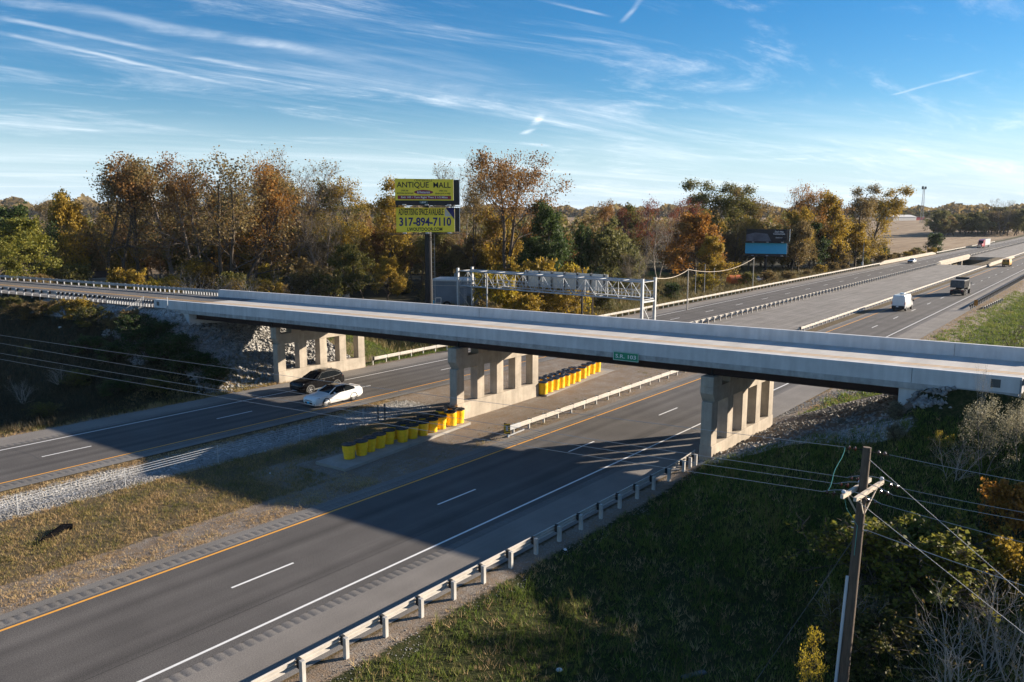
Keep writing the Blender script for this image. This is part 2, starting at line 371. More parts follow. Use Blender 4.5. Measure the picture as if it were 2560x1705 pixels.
def terrain(x, y):
    x = np.asarray(x, float); y = np.asarray(y, float); xs = x - shift(y)
    z = np.full(np.broadcast(x, y).shape, -0.05)
    med = (xs > -48.2) & (xs < -33.4)
    near = 1 - sstep(44, 62, y)
    z = np.where(med, z - near*(0.22*sstep(-33.4, -36.5, xs)*1.0 + 0.20*np.exp(-((xs+46.2)/1.0)**2)) * np.clip(np.minimum(xs+48.2, 1), 0, 1), z)
    # right of the motorway: a shallow ditch, then gently up
    rt = xs > -20.2
    z = np.where(rt, -0.05 - 0.9*sstep(-20.2, -15.5, xs) + 0.9*sstep(-12, 6, xs), z)
    lf = xs < -61.2
    z = np.where(lf, -0.05 - 0.9*sstep(-61.2, -66.0, xs), z)
    lump = 0.10*np.sin(x*0.9+y*0.35)*np.sin(y*0.7-x*0.2) + 0.06*np.sin(x*2.3+1)*np.sin(y*1.9)
    z = z + np.where(rt | lf, lump*np.clip(np.where(rt, xs+20.2, -61.2-xs)/2, 0, 1), 0)
    yc = yn(x) + 5.5; w = 6.2
    drop = .70*sstep(5.62, 6.1, np.abs(y-yc))
    dy = np.maximum(0, np.abs(y-yc) - w)
    topL = (zdeck(x) - 0.06)*sstep(-72.4, -74.0, x) + 4.7*(1 - sstep(-72.4, -74.0, x))
    dL = np.hypot(np.maximum(0, x+73.2), dy)
    zl = topL - drop*sstep(-72, -74, x) - dL/2.25 + lump*np.clip(dL-.6, 0, 1)
    topR = (zdeck(x) - 0.06)*sstep(-9.9, -8.2, x) + 5.0*(1 - sstep(-9.9, -8.2, x))
    dR = np.hypot(np.maximum(0, -9.0-x), dy)
    zr_ = topR - drop*sstep(-10, -8, x) - dR/2.3 + lump*np.clip(dR-.6, 0, 1)
    z = np.where(x < -40, np.maximum(z, np.where(x < -60.9, zl, -9)), np.maximum(z, np.where(x > -20.6, zr_, -9)))
    pit = (xs > -50.9) & (xs < -40.6) & (y > 277.5) & (y < 336)
    z = np.where(pit, -4.6, z)
    return z + rise(x, y)
def hit(u, v, far=900.0):                                        # where the view ray of a pixel meets the ground
    d = ray(u, v); lo = 3.0
    ts = np.concatenate([np.arange(4, 140, .25), np.arange(140, far, 2.0)])
    P = CAM[None]+d[None]*ts[:, None]; below = P[:, 2] <= terrain(P[:, 0], P[:, 1])
    i = int(np.argmax(below)) if below.any() else len(ts)-1
    return P[i]
def gz(x, y): return float(terrain(np.array([x]), np.array([y]))[0])

def build_ground():
    def ax(*segs):
        o = []
        for a, b, s in segs: o += list(np.arange(a, b, s))
        return np.array(sorted(set(np.round(o, 3))))
    xs = ax((-5000,-1500,250),(-1500,-500,60),(-500,-220,14),(-220,-130,4),(-130,-58,.9),(-58,-50.9,1.4),(-50.9,-40.5,1.0),(-40.5,-22,1.2),(-22,12,.8),(12,60,3),(60,300,20),(300,1500,100),(1500,5001,350))
    ys = ax((-400,-60,40),(-60,0,5),(0,66,.8),(66,130,2),(130,274,6),(274,340,2.5),(340,700,20),(700,1500,60),(1500,7001,300))
    X, Y = np.meshgrid(xs, ys, indexing='ij'); Z = terrain(X, Y)
    n, m = X.shape; idx = np.arange(n*m).reshape(n, m)
    F = np.stack([idx[:-1,:-1], idx[1:,:-1], idx[1:,1:], idx[:-1,1:]], -1).reshape(-1, 4)
    V = np.stack([X, Y, Z], -1).reshape(-1, 3)
    x, y = V[:, 0], V[:, 1]; xx = x - shift(y)
    white, green, dirt, field, scrub, lawn = zone_masks(x, y)
    a1 = np.stack([white, green, dirt, np.ones_like(x)], -1); a2 = np.stack([field, scrub, lawn, np.ones_like(x)], -1)
    o = mesh_np('ground', V, F, ground_mat(), smooth=True, attr={'zone': a1, 'zone2': a2}); tag(o, kind='structure')
def zone_masks(x, y):
    xx = x - shift(y); z0 = np.zeros_like(x)
    yc = yn(x)+5.5
    box = lambda a, b, t, s=.5: sstep(a-s, a+s, t)*(1-sstep(b-s, b+s, t))
    # white stone: the ditch beside the far carriageway, the abutment slopes, the swale below the right abutment
    white = box(-47.9, -44.5, xx, .35)*(1-sstep(43, 49, y))
    coneL = box(-73.5, -61.5, x, .8)*box(yn(-66)-4.6-(x+61.5)*.12, yn(-66)+12, y, .8)
    sideL = box(-100, -73, x, 3)*box(-1.0, 2.6, yn(x)-y, .5)
    wedgeL = box(-79.5, -70, x, 1.5)*box(-2, 7.0+(x+70)*.35, yn(x)-y, .8)
    coneR = box(-20.2, -9.0, x, .5)*box(yn(-14)-.3, yn(-14)+12, y, .4)*.30
    swale = box(-21, -8.5, x, .6)*box(-0.9, 1.0, y-(yn(-14)-1.6-.12*(x+14)), .35)
    dirtR = box(-20.6, -8.5, x, .5)*box(yn(-14)-1.2, yn(-14)+13, y, .4)
    white = np.maximum.reduce([white, coneL, sideL*.9, wedgeL, coneR, swale])
    dirt = np.maximum.reduce([dirtR, box(-48.8, -47.8, xx, .25)*(1-sstep(46, 52, y)), box(-36.6, -33, xx, .5)*(1-sstep(27, 30, y)),
                              box(-41.5, -33, xx, .6)*box(26, 80, y, 2), box(-48.8, -40, xx, 1)*box(43, 80, y, 2),
                              box(-61.6, -60.2, xx, .3), box(-21, -19.7, xx, .3), box(-21, -17.3, xx, 1.0)*sstep(80, 100, y)*.8])

    green = np.maximum(box(-44.6, -36.9, xx, .4)*(1-sstep(37, 42, y))*.38, box(-19.9, 60, xx, .5)*(1-sstep(200, 260, y)))
    green = np.maximum(green, box(-68, -61, xx, 1)*sstep(52, 60, y)*.8)
    scrub = np.maximum(box(-200, -66, xx, 3)*box(52, 300, y, 6), box(-140, -60.5, x, 1)*(1-sstep(40, 46, y)))
    field = np.maximum(sstep(-66, -74, xx)*sstep(300, 330, y), sstep(-190, -260, x))
    lawn = box(-230, -66, x, 4)*box(86, 190, y-(-66-x)*0.35, 8)*box(0.31, 0.72, (y/np.maximum(-x, 1)-.55)/2, .06)
    return [np.clip(t, 0, 1) for t in (white, green*(1-white), dirt*(1-white), field, scrub*(1-white), lawn)]
def ground_mat():
    m = bpy.data.materials.new('ground'); m.use_nodes = True; nt = m.node_tree; N = nt.nodes; L = nt.links
    b = N['Principled BSDF']; b.inputs['Roughness'].default_value = .95; b.inputs['Specular IOR Level'].default_value = .15
    tc = N.new('ShaderNodeTexCoord')
    def noise(s, d=6, r=.65):
        n = N.new('ShaderNodeTexNoise'); n.inputs['Scale'].default_value = s; n.inputs['Detail'].default_value = d; n.inputs['Roughness'].default_value = r
        L.new(tc.outputs['Object'], n.inputs['Vector']); return n.outputs[0]
    def ramp(f, cols):
        r = N.new('ShaderNodeValToRGB'); L.new(f, r.inputs[0])
        for i, (p, c) in enumerate(cols):
            e = r.color_ramp.elements[i] if i < 2 else r.color_ramp.elements.new(p)
            e.position = p; e.color = (*c, 1)
        return r.outputs[0]
    def mix(f, a, c):
        x = N.new('ShaderNodeMix'); x.data_type = 'RGBA'; L.new(f, x.inputs['Factor']); L.new(a, x.inputs['A']); L.new(c, x.inputs['B']); return x.outputs['Result']
    def attr(nm):
        a = N.new('ShaderNodeVertexColor'); a.layer_name = nm; s = N.new('ShaderNodeSeparateColor'); L.new(a.outputs[0], s.inputs[0]); return s.outputs
    def sharp(v, nz, wdt=.22):
        a = N.new('ShaderNodeMath'); a.operation = 'ADD'; L.new(v, a.inputs[0])
        s = N.new('ShaderNodeMath'); s.operation = 'MULTIPLY_ADD'; L.new(nz, s.inputs[0]); s.inputs[1].default_value = 1.1; s.inputs[2].default_value = -.55
        L.new(s.outputs[0], a.inputs[1]); r = N.new('ShaderNodeMapRange'); L.new(a.outputs[0], r.inputs['Value'])
        r.inputs['From Min'].default_value = .5-wdt/2; r.inputs['From Max'].default_value = .5+wdt/2; return r.outputs[0]
    z1, z2 = attr('zone'), attr('zone2')
    n1, n2, n3, n4 = noise(.7), noise(4.5), noise(16, 5), noise(.12)
    base = ramp(n2, [(.3, (.085,.066,.040)), (.55, (.15,.11,.062)), (.75, (.11,.10,.045))])
    dirt = ramp(n3, [(.28, (.11,.090,.072)), (.5, (.20,.172,.145)), (.72, (.31,.28,.245))])
    dm = N.new('ShaderNodeMapping'); dm.inputs['Scale'].default_value = (1.1, .07, 1); L.new(tc.outputs['Object'], dm.inputs[0])
    dn = N.new('ShaderNodeTexNoise'); dn.inputs['Scale'].default_value = 1.1; dn.inputs['Detail'].default_value = 8; dn.inputs['Roughness'].default_value = .72; L.new(dm.outputs[0], dn.inputs['Vector'])
    dirt = mix(sharp(dn.outputs[0], n3, .35), dirt, ramp(n3, [(.3, (.21,.185,.16)), (.7, (.37,.335,.295))]))
    dirt = mix(sharp(n1, n2, .5), dirt, ramp(n2, [(.3, (.13,.088,.052)), (.7, (.25,.18,.12))]))
    grass = ramp(n2, [(.3, (.016,.021,.007)), (.5, (.034,.040,.011)), (.7, (.075,.060,.026))])
    lawn = ramp(n2, [(.3, (.055,.075,.015)), (.6, (.11,.13,.025)), (.8, (.16,.13,.045))])
    scrub = ramp(n2, [(.3, (.014,.015,.007)), (.5, (.030,.029,.013)), (.72, (.062,.050,.026))])
    fm = N.new('ShaderNodeMapping'); fm.inputs['Scale'].default_value = (.9, .045, 1); fm.inputs['Rotation'].default_value = (0, 0, R(-62)); L.new(tc.outputs['Object'], fm.inputs[0])
    fn = N.new('ShaderNodeTexNoise'); fn.inputs['Scale'].default_value = .35; fn.inputs['Detail'].default_value = 7; L.new(fm.outputs[0], fn.inputs['Vector'])
    field = ramp(fn.outputs[0], [(.3, (.17,.115,.065)), (.5, (.27,.19,.115)), (.72, (.36,.27,.17))])
    vor = N.new('ShaderNodeTexVoronoi'); vor.inputs['Scale'].default_value = 6.5; L.new(tc.outputs['Object'], vor.inputs['Vector'])
    vs = N.new('ShaderNodeSeparateColor'); L.new(vor.outputs['Color'], vs.inputs[0])
    stone = ramp(vs.outputs[0], [(.0, (.15,.145,.135)), (.5, (.30,.29,.27)), (1., (.46,.45,.43))])
    c = mix(sharp(z2[1], n1), base, scrub); c = mix(sharp(z2[0], n4, .5), c, field); c = mix(sharp(z2[2], n1), c, lawn)
    c = mix(sharp(z1[1], n2), c, grass); c = mix(sharp(z1[2], n2), c, dirt); c = mix(sharp(z1[0], n2), c, stone)
    L.new(c, b.inputs['Base Color'])
    bh = N.new('ShaderNodeMath'); bh.operation = 'MULTIPLY_ADD'; L.new(z1[0], bh.inputs[0]); L.new(vor.outputs['Distance'], bh.inputs[1])
    L.new(n3, bh.inputs[2]); bp = N.new('ShaderNodeBump'); bp.inputs['Strength'].default_value = .75; bp.inputs['Distance'].default_value = .10
    L.new(bh.outputs[0], bp.inputs['Height']); L.new(bp.outputs[0], b.inputs['Normal'])
    return m
build_ground()

# ------------------------------------------------------------------ road surfaces: thin sheets that follow the motorway
YS = np.concatenate([np.arange(-40, 70, 5), np.arange(70, 340, 6), np.arange(340, 900, 20), np.arange(900, 2600, 100)])
def road_strip(name, x0, x1, mt, z=0.0, y0=-40, y1=2500, kind='structure'):
    ys = np.unique(np.concatenate([[y0], YS[(YS > y0) & (YS < y1)], [y1]])); sh = shift(ys)
    V = []; F = []
    nx = max(2, int((x1-x0)/2)+1); xs = np.linspace(x0, x1, nx)
    for i, y in enumerate(ys):
        for x in xs: xa = x+sh[i]; V.append((xa, y, z + float(rise(xa, y))))
    for i in range(len(ys)-1):
        for k in range(nx-1): a = i*nx+k; F.append((a, a+1, a+nx+1, a+nx))
    o = mesh_np(name, V, F, mt); return tag(o, kind=kind)
def asphalt(name, col, col2, seam=True, wear=.22, lanes=()):
    """asphalt with stone speckle, long wheel-path wear and a few blotches"""
    m = mat(name, tuple(c*.66 for c in col), .88, col2=tuple(c*1.32 for c in col2), scale=24, detail=6, spec=.22, bump=.22, bscale=70); nt = m.node_tree; N = nt.nodes; L = nt.links
    b = N['Principled BSDF']; old = b.inputs['Base Color'].links[0].from_socket
    tc = N.new('ShaderNodeTexCoord'); mp = N.new('ShaderNodeMapping'); mp.inputs['Scale'].default_value = (1.0, .035, 1); L.new(tc.outputs['Object'], mp.inputs[0])
    nz = N.new('ShaderNodeTexNoise'); nz.inputs['Scale'].default_value = 1.6; nz.inputs['Detail'].default_value = 7; nz.inputs['Roughness'].default_value = .6; L.new(mp.outputs[0], nz.inputs['Vector'])
    mr = N.new('ShaderNodeMapRange'); L.new(nz.outputs[0], mr.inputs['Value']); mr.inputs['From Min'].default_value = .3; mr.inputs['From Max'].default_value = .7
    mr.inputs['To Min'].default_value = 1-wear; mr.inputs['To Max'].default_value = 1+wear
    n2 = N.new('ShaderNodeTexNoise'); n2.inputs['Scale'].default_value = .35; n2.inputs['Detail'].default_value = 5; L.new(tc.outputs['Object'], n2.inputs['Vector'])
    m2 = N.new('ShaderNodeMapRange'); L.new(n2.outputs[0], m2.inputs['Value']); m2.inputs['From Min'].default_value = .35; m2.inputs['From Max'].default_value = .65
    m2.inputs['To Min'].default_value = .88; m2.inputs['To Max'].default_value = 1.1
    if lanes:                                                     # lighter wheel paths, darker oil strip along each lane
        sx = N.new('ShaderNodeSeparateXYZ'); L.new(tc.outputs['Object'], sx.inputs[0]); acc = None
        for x0 in lanes:
            d_ = N.new('ShaderNodeMath'); d_.operation = 'SUBTRACT'; L.new(sx.outputs[0], d_.inputs[0]); d_.inputs[1].default_value = x0
            a_ = N.new('ShaderNodeMath'); a_.operation = 'ABSOLUTE'; L.new(d_.outputs[0], a_.inputs[0])
            r_ = N.new('ShaderNodeValToRGB'); L.new(a_.outputs[0], r_.inputs[0]); e = r_.color_ramp.elements
            e[0].position = 0.0; e[0].color = (.78,)*3+(1,); e[1].position = 1.0; e[1].color = (1, 1, 1, 1)
            for p_, v_ in ((.25, .92), (.55, 1.14), (.85, 1.12)): q_ = e.new(p_); q_.color = (v_,)*3+(1,)
            if acc is None: acc = r_.outputs[0]
            else:
                m_ = N.new('ShaderNodeMath'); m_.operation = 'MULTIPLY'; L.new(acc, m_.inputs[0]); L.new(r_.outputs[0], m_.inputs[1]); acc = m_.outputs[0]
        m_ = N.new('ShaderNodeMath'); m_.operation = 'MULTIPLY'; L.new(acc, m_.inputs[0]); L.new(mr.outputs[0], m_.inputs[1]); mr = m_
    q = N.new('ShaderNodeMath'); q.operation = 'MULTIPLY'; L.new(mr.outputs[0], q.inputs[0]); L.new(m2.outputs[0], q.inputs[1])
    s = N.new('ShaderNodeVectorMath'); s.operation = 'SCALE'; L.new(old, s.inputs[0]); L.new(q.outputs[0], s.inputs['Scale']); L.new(s.outputs[0], b.inputs['Base Color'])
    return m
M['asphalt'] = asphalt('asphalt', (.062,.057,.053), (.120,.111,.103), wear=.10, lanes=(-26.4, -30.0, -51.9, -55.5))
M['shoulder'] = asphalt('shoulder_asphalt', (.165,.150,.132), (.225,.205,.183), wear=.10)
M['shoulder_dark'] = asphalt('inner_shoulder_asphalt', (.135,.126,.116), (.20,.187,.17), wear=.12)
M['rumble'] = asphalt('milled_asphalt', (.115,.107,.098), (.17,.159,.147), wear=.15)
M['median_pave'] = asphalt('median_pavement', (.165,.150,.134), (.245,.225,.20), wear=.25)
M['approach_asphalt'] = asphalt('approach_asphalt', (.095,.090,.086), (.15,.143,.135), wear=.12)
XWN, XYN, XWF, XYF = -24.58, -31.78, -57.32, -50.05               # white and yellow edge lines of the near and far carriageway
# near carriageway
road_strip('motorway', XYN-.20, XWN+.20, M['asphalt'])
road_strip('road_shoulder', -33.10, -32.62, M['shoulder_dark']); road_strip('road_shoulder', -32.14, XYN-.20, M['shoulder_dark'])
road_strip('road_shoulder', -23.62, -20.95, M['shoulder']); road_strip('road_shoulder', XWN+.20, -24.10, M['asphalt'])
# far carriageway
road_strip('motorway', XWF-.20, XYF+.20, M['asphalt'])
road_strip('road_shoulder', -60.55, -58.40, M['shoulder']); road_strip('road_shoulder', -57.92, XWF-.20, M['asphalt'])
road_strip('road_shoulder', XYF+.20, -49.62, M['shoulder_dark']); road_strip('road_shoulder', -49.14, -48.55, M['shoulder_dark'])
# paved median beyond the overpass
mp_ = road_strip('median_pavement', -48.2, -34.4, M['median_pave'], -.012, 76, 277.4); road_strip('median_pavement', -48.2, -34.4, M['median_pave'], -.012, 336.1, 2500)
def rumble(x0, x1, y0, y1, pitch=.40, cut=.17):                   # milled grooves, 13 mm deep
    V = []; F = []; ys = []; y = y0
    while y < y1:
        ys += [(y, 0), (y+pitch-cut, 0), (y+pitch-cut*.62, -.016), (y+pitch-cut*.38, -.016)]; y += pitch
    for (yy, dz) in ys:
        s = float(shift(yy)); V += [(x0+s, yy, dz), (x1+s, yy, dz)]
    F = [(2*i, 2*i+1, 2*i+3, 2*i+2) for i in range(len(ys)-1)]
    tag(mesh_np('rumble_strip', V, F, M['rumble']), kind='structure')
for a, b in ((-32.62, -32.14), (-24.10, -23.62), (-58.40, -57.92), (-49.62, -49.14)):
    rumble(a, b, -2, 230)
    road_strip('rumble_strip', a, b, M['rumble'], 0, -40, -2); road_strip('rumble_strip', a, b, M['rumble'], 0, 230.3, 2500)
# painted lines
def line(x, w, mt, y0=-40, y1=1500): road_strip('lane_marking', x-w/2, x+w/2, mt, .005, y0, y1)
line(XWN, .13, M['white_paint']); line(XYN, .13, M['yellow_paint']); line(XWF, .13, M['white_paint']); line(XYF, .13, M['yellow_paint'])
def dashes(x, y0, n0, n1):
    V = []; F = []
    for k in range(n0, n1):
        a = y0+12.192*k; b = a+3.05
        for (yy, sx) in ((a, -.062), (a, .062), (b, .062), (b, -.062)):
            xa = x+sx+float(shift(yy)); V.append((xa, yy, .005+float(rise(xa, yy))))
        j = len(V)-4; F.append((j, j+1, j+2, j+3))
    tag(mesh_np('lane_marking', V, F, M['white_paint']), kind='structure')
line(-26.05, .035, mat('tar_seam', (.022,.021,.020), .7), -40, 200)
dashes((XWN+XYN)/2, 16.86, -3, 45); dashes((XWF+XYF)/2, 19.52, -3, 45)
def cracks():                                                     # sealed cracks wander across the lanes
    rg = np.random.default_rng(12); mt = M['seal'] = mat('crack_sealant', (.030,.029,.028), .6); mb = MB()
    for x0, x1, n in ((XWF, XYF, 7),):
        for k in range(n):
            y = 6+rg.uniform(0, 120); a = x0+rg.uniform(0, 2.5); b = min(x1-.2, a+rg.uniform(1.5, 6)); xs = np.linspace(a, b, 9); yy = y+np.cumsum(rg.normal(0, .10, 9)); w = .010
            for i in range(8): mb.add([(xs[i], yy[i]-w, .0035), (xs[i+1], yy[i+1]-w, .0035), (xs[i+1], yy[i+1]+w, .0035), (xs[i], yy[i]+w, .0035)], [(0, 1, 2, 3)])
    tag(mb.build('road_crack', mt), kind='structure')
cracks()
# concrete pad below the barrels
pad = MB(); pp = [(-39.55, 29.9), (-36.9, 30.1), (-38.35, 43.2), (-39.7, 43.2)]
pad.sweep([[(x, y, -.35) for x, y in pp], [(x, y, -.09) for x, y in pp]]); tag(pad.build('pavement', M['concrete_pad']), kind='structure')
pad = MB(); pp = [(-41.6, 53.7), (-39.0, 53.7), (-40.3, 67), (-42.2, 67)]
pad.sweep([[(x, y, -.35) for x, y in pp], [(x, y, -.035) for x, y in pp]]); tag(pad.build('pavement', M['concrete_pad']), kind='structure')
# approach roads of the overpass
def approach(x0, x1, step):
    V = []; F = []; xs = np.arange(x0, x1+.01, step)
    for x in xs:
        for o in np.linspace(-.2, 11.2, 7): V.append((x, yn(x)+o, float(zdeck(x))))
    for i in range(len(xs)-1):
        for k in range(6): a = i*7+k; F.append((a, a+7, a+8, a+1))
    return mesh_np('approach_road', V, F, M['approach_asphalt'])
tag(approach(-400, -76.0, 4.0), kind='structure'); tag(approach(-3.6, 300.4, 4.0), kind='structure')
def xline(off, w, mt, x0, x1, dz):
    xs = np.arange(x0, x1+.01, 2.0); V = []
    for x in xs: V += [(x, yn(x)+off-w/2, float(zdeck(x))+dz), (x, yn(x)+off+w/2, float(zdeck(x))+dz)]
    return tag(mesh_np('lane_marking', V, [(2*i, 2*i+1, 2*i+3, 2*i+2) for i in range(len(xs)-1)], mt), kind='structure')
for off in (5.85, 6.28): xline(off, .15, M['deck_yellow'], -300, 100, .010)
xline(1.5, .11, M['white_paint'], -300, -78, .006); xline(10.0, .11, M['white_paint'], -300, -78, .006)
# pond behind the trees, walls of the creek opening
pw = MB(); pw.box((-150, 178, -.72), (44, 34, .5), R(40)); tag(pw.build('pond', M['water']), kind='structure')
# ------------------------------------------------------------------ the overpass
def build_overpass():
    root = empty('overpass_bridge', (-41, yn(-41)+5.5, 0), 0, 'pale concrete two lane road bridge on three rows of columns, crossing over the motorway', 'bridge')
    xs = np.arange(-78.0, -4.2, 3.35); xs = np.concatenate([xs, [-4.3]])
    def sec(poly, x): return [(x, yn(x)+o, float(ztop(x))+h) for o, h in poly]
    def run(name, poly, mt, x0=-78.0, x1=-4.3, parent=root, n=24):
        m = MB(); m.sweep([sec(poly, x) for x in np.linspace(x0, x1, n)]); return m.build(name, mt, parent)
    # parapets with a small batter, slab with its fascia step
    run('parapet', [(0, -.80), (.012, 0.0), (.04, .02), (.34, .02), (.37, 0.0), (.46, -.80)], M['concrete_new'])
    run('parapet', [(10.54, -.80), (10.63, 0.0), (10.66, .02), (10.96, .02), (10.99, 0.0), (11.0, -.80)], M['concrete_new'], -83.0, -4.0)
    dk = M['deck'] = deck_mat()
    run('deck', [(.463, -.95), (.463, -.803), (5.4, -.795), (10.537, -.803), (10.537, -.95)], dk, -78.0, -4.3)
    run('slab', [(-.03, -1.13), (-.03, -.803), (.46, -.803), (.46, -.952), (10.54, -.952), (10.54, -.803), (11.03, -.803), (11.03, -1.13)], M['fascia'], -77.9, -4.4)
    # girders with flanges
    for k, o in enumerate((.95, 3.22, 5.5, 7.78, 10.05)):
        run('girder', [(o-.16, -1.72), (o+.16, -1.72), (o+.16, -1.69), (o+.02, -1.69), (o+.02, -1.16), (o+.16, -1.16), (o+.16, -1.135), (o-.16, -1.135), (o-.16, -1.16), (o-.02, -1.16), (o-.02, -1.69), (o-.16, -1.69)], M['steel_brown'], -72.6, -9.7)
    # cross frames, one mesh
    for x in np.arange(-69, -10, 4.6):
        m = MB(); m.bar((x, yn(x)+.95, float(ztop(x))-1.45), (x, yn(x)+10.05, float(ztop(x))-1.45), .06, .35); m.build('cross_frame', M['steel_brown'], root)
    # piers: wall, five columns, cap and pedestals
    for px, ynr, zb in ((-61.35, 42.4, -.4), (-40.1, 43.2, -.5), (-20.4, 44.85, -.6)):
        pr = empty('pier', (px, ynr, 0)); pr.parent = root; pr.location = Vector((px, ynr, 0))-root.location
        ln, th = 10.3, .72; cw = .86; sp = (ln-cw)/4; zt = float(ztop(px))-1.75; cb = zt-1.62
        m = MB(); m.box((px, ynr+ln/2, (zb+1.02)/2), (th+.10, ln, 1.02-zb), 0, .03); m.build('crash_wall', M['concrete_old'], pr)
        for k in range(5):
            m = MB(); yc = ynr+cw/2+k*sp; m.box((px, yc, (1.02+cb)/2), (th, cw, cb-1.02+.02), 0, .03); m.build('column', M['concrete_old'], pr)
        m = MB()                                                   # cap beam: tapered ends, stepped top
        y0, y1 = ynr-.10, ynr+ln+.10; w = th/2+.06
        prof = [(y0+.35, cb), (y1-.35, cb), (y1, cb+.55), (y1, cb+.95), (y0, cb+.95), (y0, cb+.55)]
        m.sweep([[(px-w, a, b) for a, b in prof], [(px+w, a, b) for a, b in prof]])
        m.build('cap_beam', M['concrete_old'], pr)
        for o in (.95, 3.22, 5.5, 7.78, 10.05):
            m = MB(); yy = yn(px)+o; a = max(y0, yy-.55); b = min(y1, yy+.55)
            if o == .95: a = y0
            if o == 10.05: b = y1
            m.box((px, (a+b)/2, cb+1.28), (2*w+.012, b-a, .665), 0, .03); m.build('pedestal', M['concrete_old'], pr)
            m = MB(); m.box((px, yn(px)+o, zt+.015), (.42, .40, .07)); m.box((px, yn(px)+o, zt+.30), (.05, .30, .56)); m.build('bearing', M['black'], pr)
    # abutments with their wing walls
    for xa, sgn in ((XL, -1), (XR, 1)):
        ab = empty('abutment', (xa, yn(xa), 0)); ab.parent = root; ab.location = Vector((xa, yn(xa), 0))-root.location
        m = MB(); zt = float(ztop(xa))-1.15
        m.box((xa+sgn*.6, yn(xa)+5.5, (3.2+zt)/2), (1.2, 10.7, zt-3.2), 0, .02); m.build('abutment_wall', M['concrete_new'], ab)
        for o in (.10, 10.9):
            m = MB(); x0, x1 = (xa+sgn*1.21, xa+sgn*(5.2 if sgn < 0 else 2.6)); zz = float(ztop(xa))-1.137
            m.sweep([[(x0, yn(x0)+o-.18, 2.6), (x0, yn(x0)+o+.18, 2.6), (x0, yn(x0)+o+.18, zz), (x0, yn(x0)+o-.18, zz)],
                     [(x1, yn(x1)+o-.18, 4.4), (x1, yn(x1)+o+.18, 4.4), (x1, yn(x1)+o+.18, zz), (x1, yn(x1)+o-.18, zz)]])
            m.build('wing_wall', M['concrete_new'], ab)
    # joints and the dark bridge-plate recesses at the parapet ends
    for x, o in ((-9.2, -.008), (-9.0, 10.532), (-46, 10.532), (-72.5, -.008)):
        m = MB(); z = float(ztop(x)); m.bar((x, yn(x)+o, z-.79), (x, yn(x)+o+.010, z-.01), .018, .02); m.build('joint', M['grey_plastic'], root)
    for x in (-5.4, -77.3):
        m = MB(); z = float(ztop(x)); m.box((x, yn(x)-.004, z-.38), (.42, .03, .42), math.atan(BK)); m.build('plate', M['grey_plastic'], root)
    return root
def deck_mat():
    m = mat('grooved_deck', (.475, .45, .412), .9, var=.10, scale=1.0, bump=.03, bscale=30); nt = m.node_tree; N = nt.nodes; L = nt.links
    b = N['Principled BSDF']; old = b.inputs['Base Color'].links[0].from_socket
    tc = N.new('ShaderNodeTexCoord'); mp = N.new('ShaderNodeMapping'); mp.inputs['Scale'].default_value = (.9, .10, 1); L.new(tc.outputs['Object'], mp.inputs[0])
    nz = N.new('ShaderNodeTexNoise'); nz.inputs['Scale'].default_value = 1.5; nz.inputs['Detail'].default_value = 6; L.new(mp.outputs[0], nz.inputs['Vector'])
    mr = N.new('ShaderNodeMapRange'); L.new(nz.outputs[0], mr.inputs['Value']); mr.inputs['From Min'].default_value = .3; mr.inputs['From Max'].default_value = .7
    mr.inputs['To Min'].default_value = .86; mr.inputs['To Max'].default_value = 1.1
    s = N.new('ShaderNodeVectorMath'); s.operation = 'SCALE'; L.new(old, s.inputs[0]); L.new(mr.outputs[0], s.inputs['Scale']); L.new(s.outputs[0], b.inputs['Base Color'])
    return m
build_overpass()

# ------------------------------------------------------------------ lettering
def text_mesh(s, bold=0.0, spacing=1.0):
    c = bpy.data.curves.new('lettering', 'FONT'); c.body = s; c.size = 1.0; c.resolution_u = 3; c.offset = bold; c.space_character = spacing; c.fill_mode = 'FRONT'
    o = bpy.data.objects.new('lettering', c); COL.objects.link(o)
    dg = bpy.context.evaluated_depsgraph_get(); me = bpy.data.meshes.new_from_object(o.evaluated_get(dg))
    bpy.data.objects.remove(o); bpy.data.curves.remove(c); return me
def lettering(s, mt, parent, cx, cz, w, h, y, bold=0.0, name='lettering', shear=0.0):
    """fit the text into a w x h box in the parent's x-z plane at depth y (front towards -y)"""
    me = text_mesh(s, bold); n = len(me.vertices); co = np.empty(n*3, np.float32); me.vertices.foreach_get('co', co); co = co.reshape(-1, 3)
    mn, mxx = co.min(0), co.max(0); k = (co-mn)/np.maximum(mxx-mn, 1e-6)
    out = np.stack([cx+(k[:, 0]-.5)*w + shear*(k[:, 1]-.5)*h, np.full(n, y), cz+(k[:, 1]-.5)*h], -1).astype(np.float32)
    me.vertices.foreach_set('co', out.ravel()); me.update(); me.materials.clear(); me.materials.append(mt); me.name = name
    o = bpy.data.objects.new(name, me); COL.objects.link(o); o.parent = parent; return o

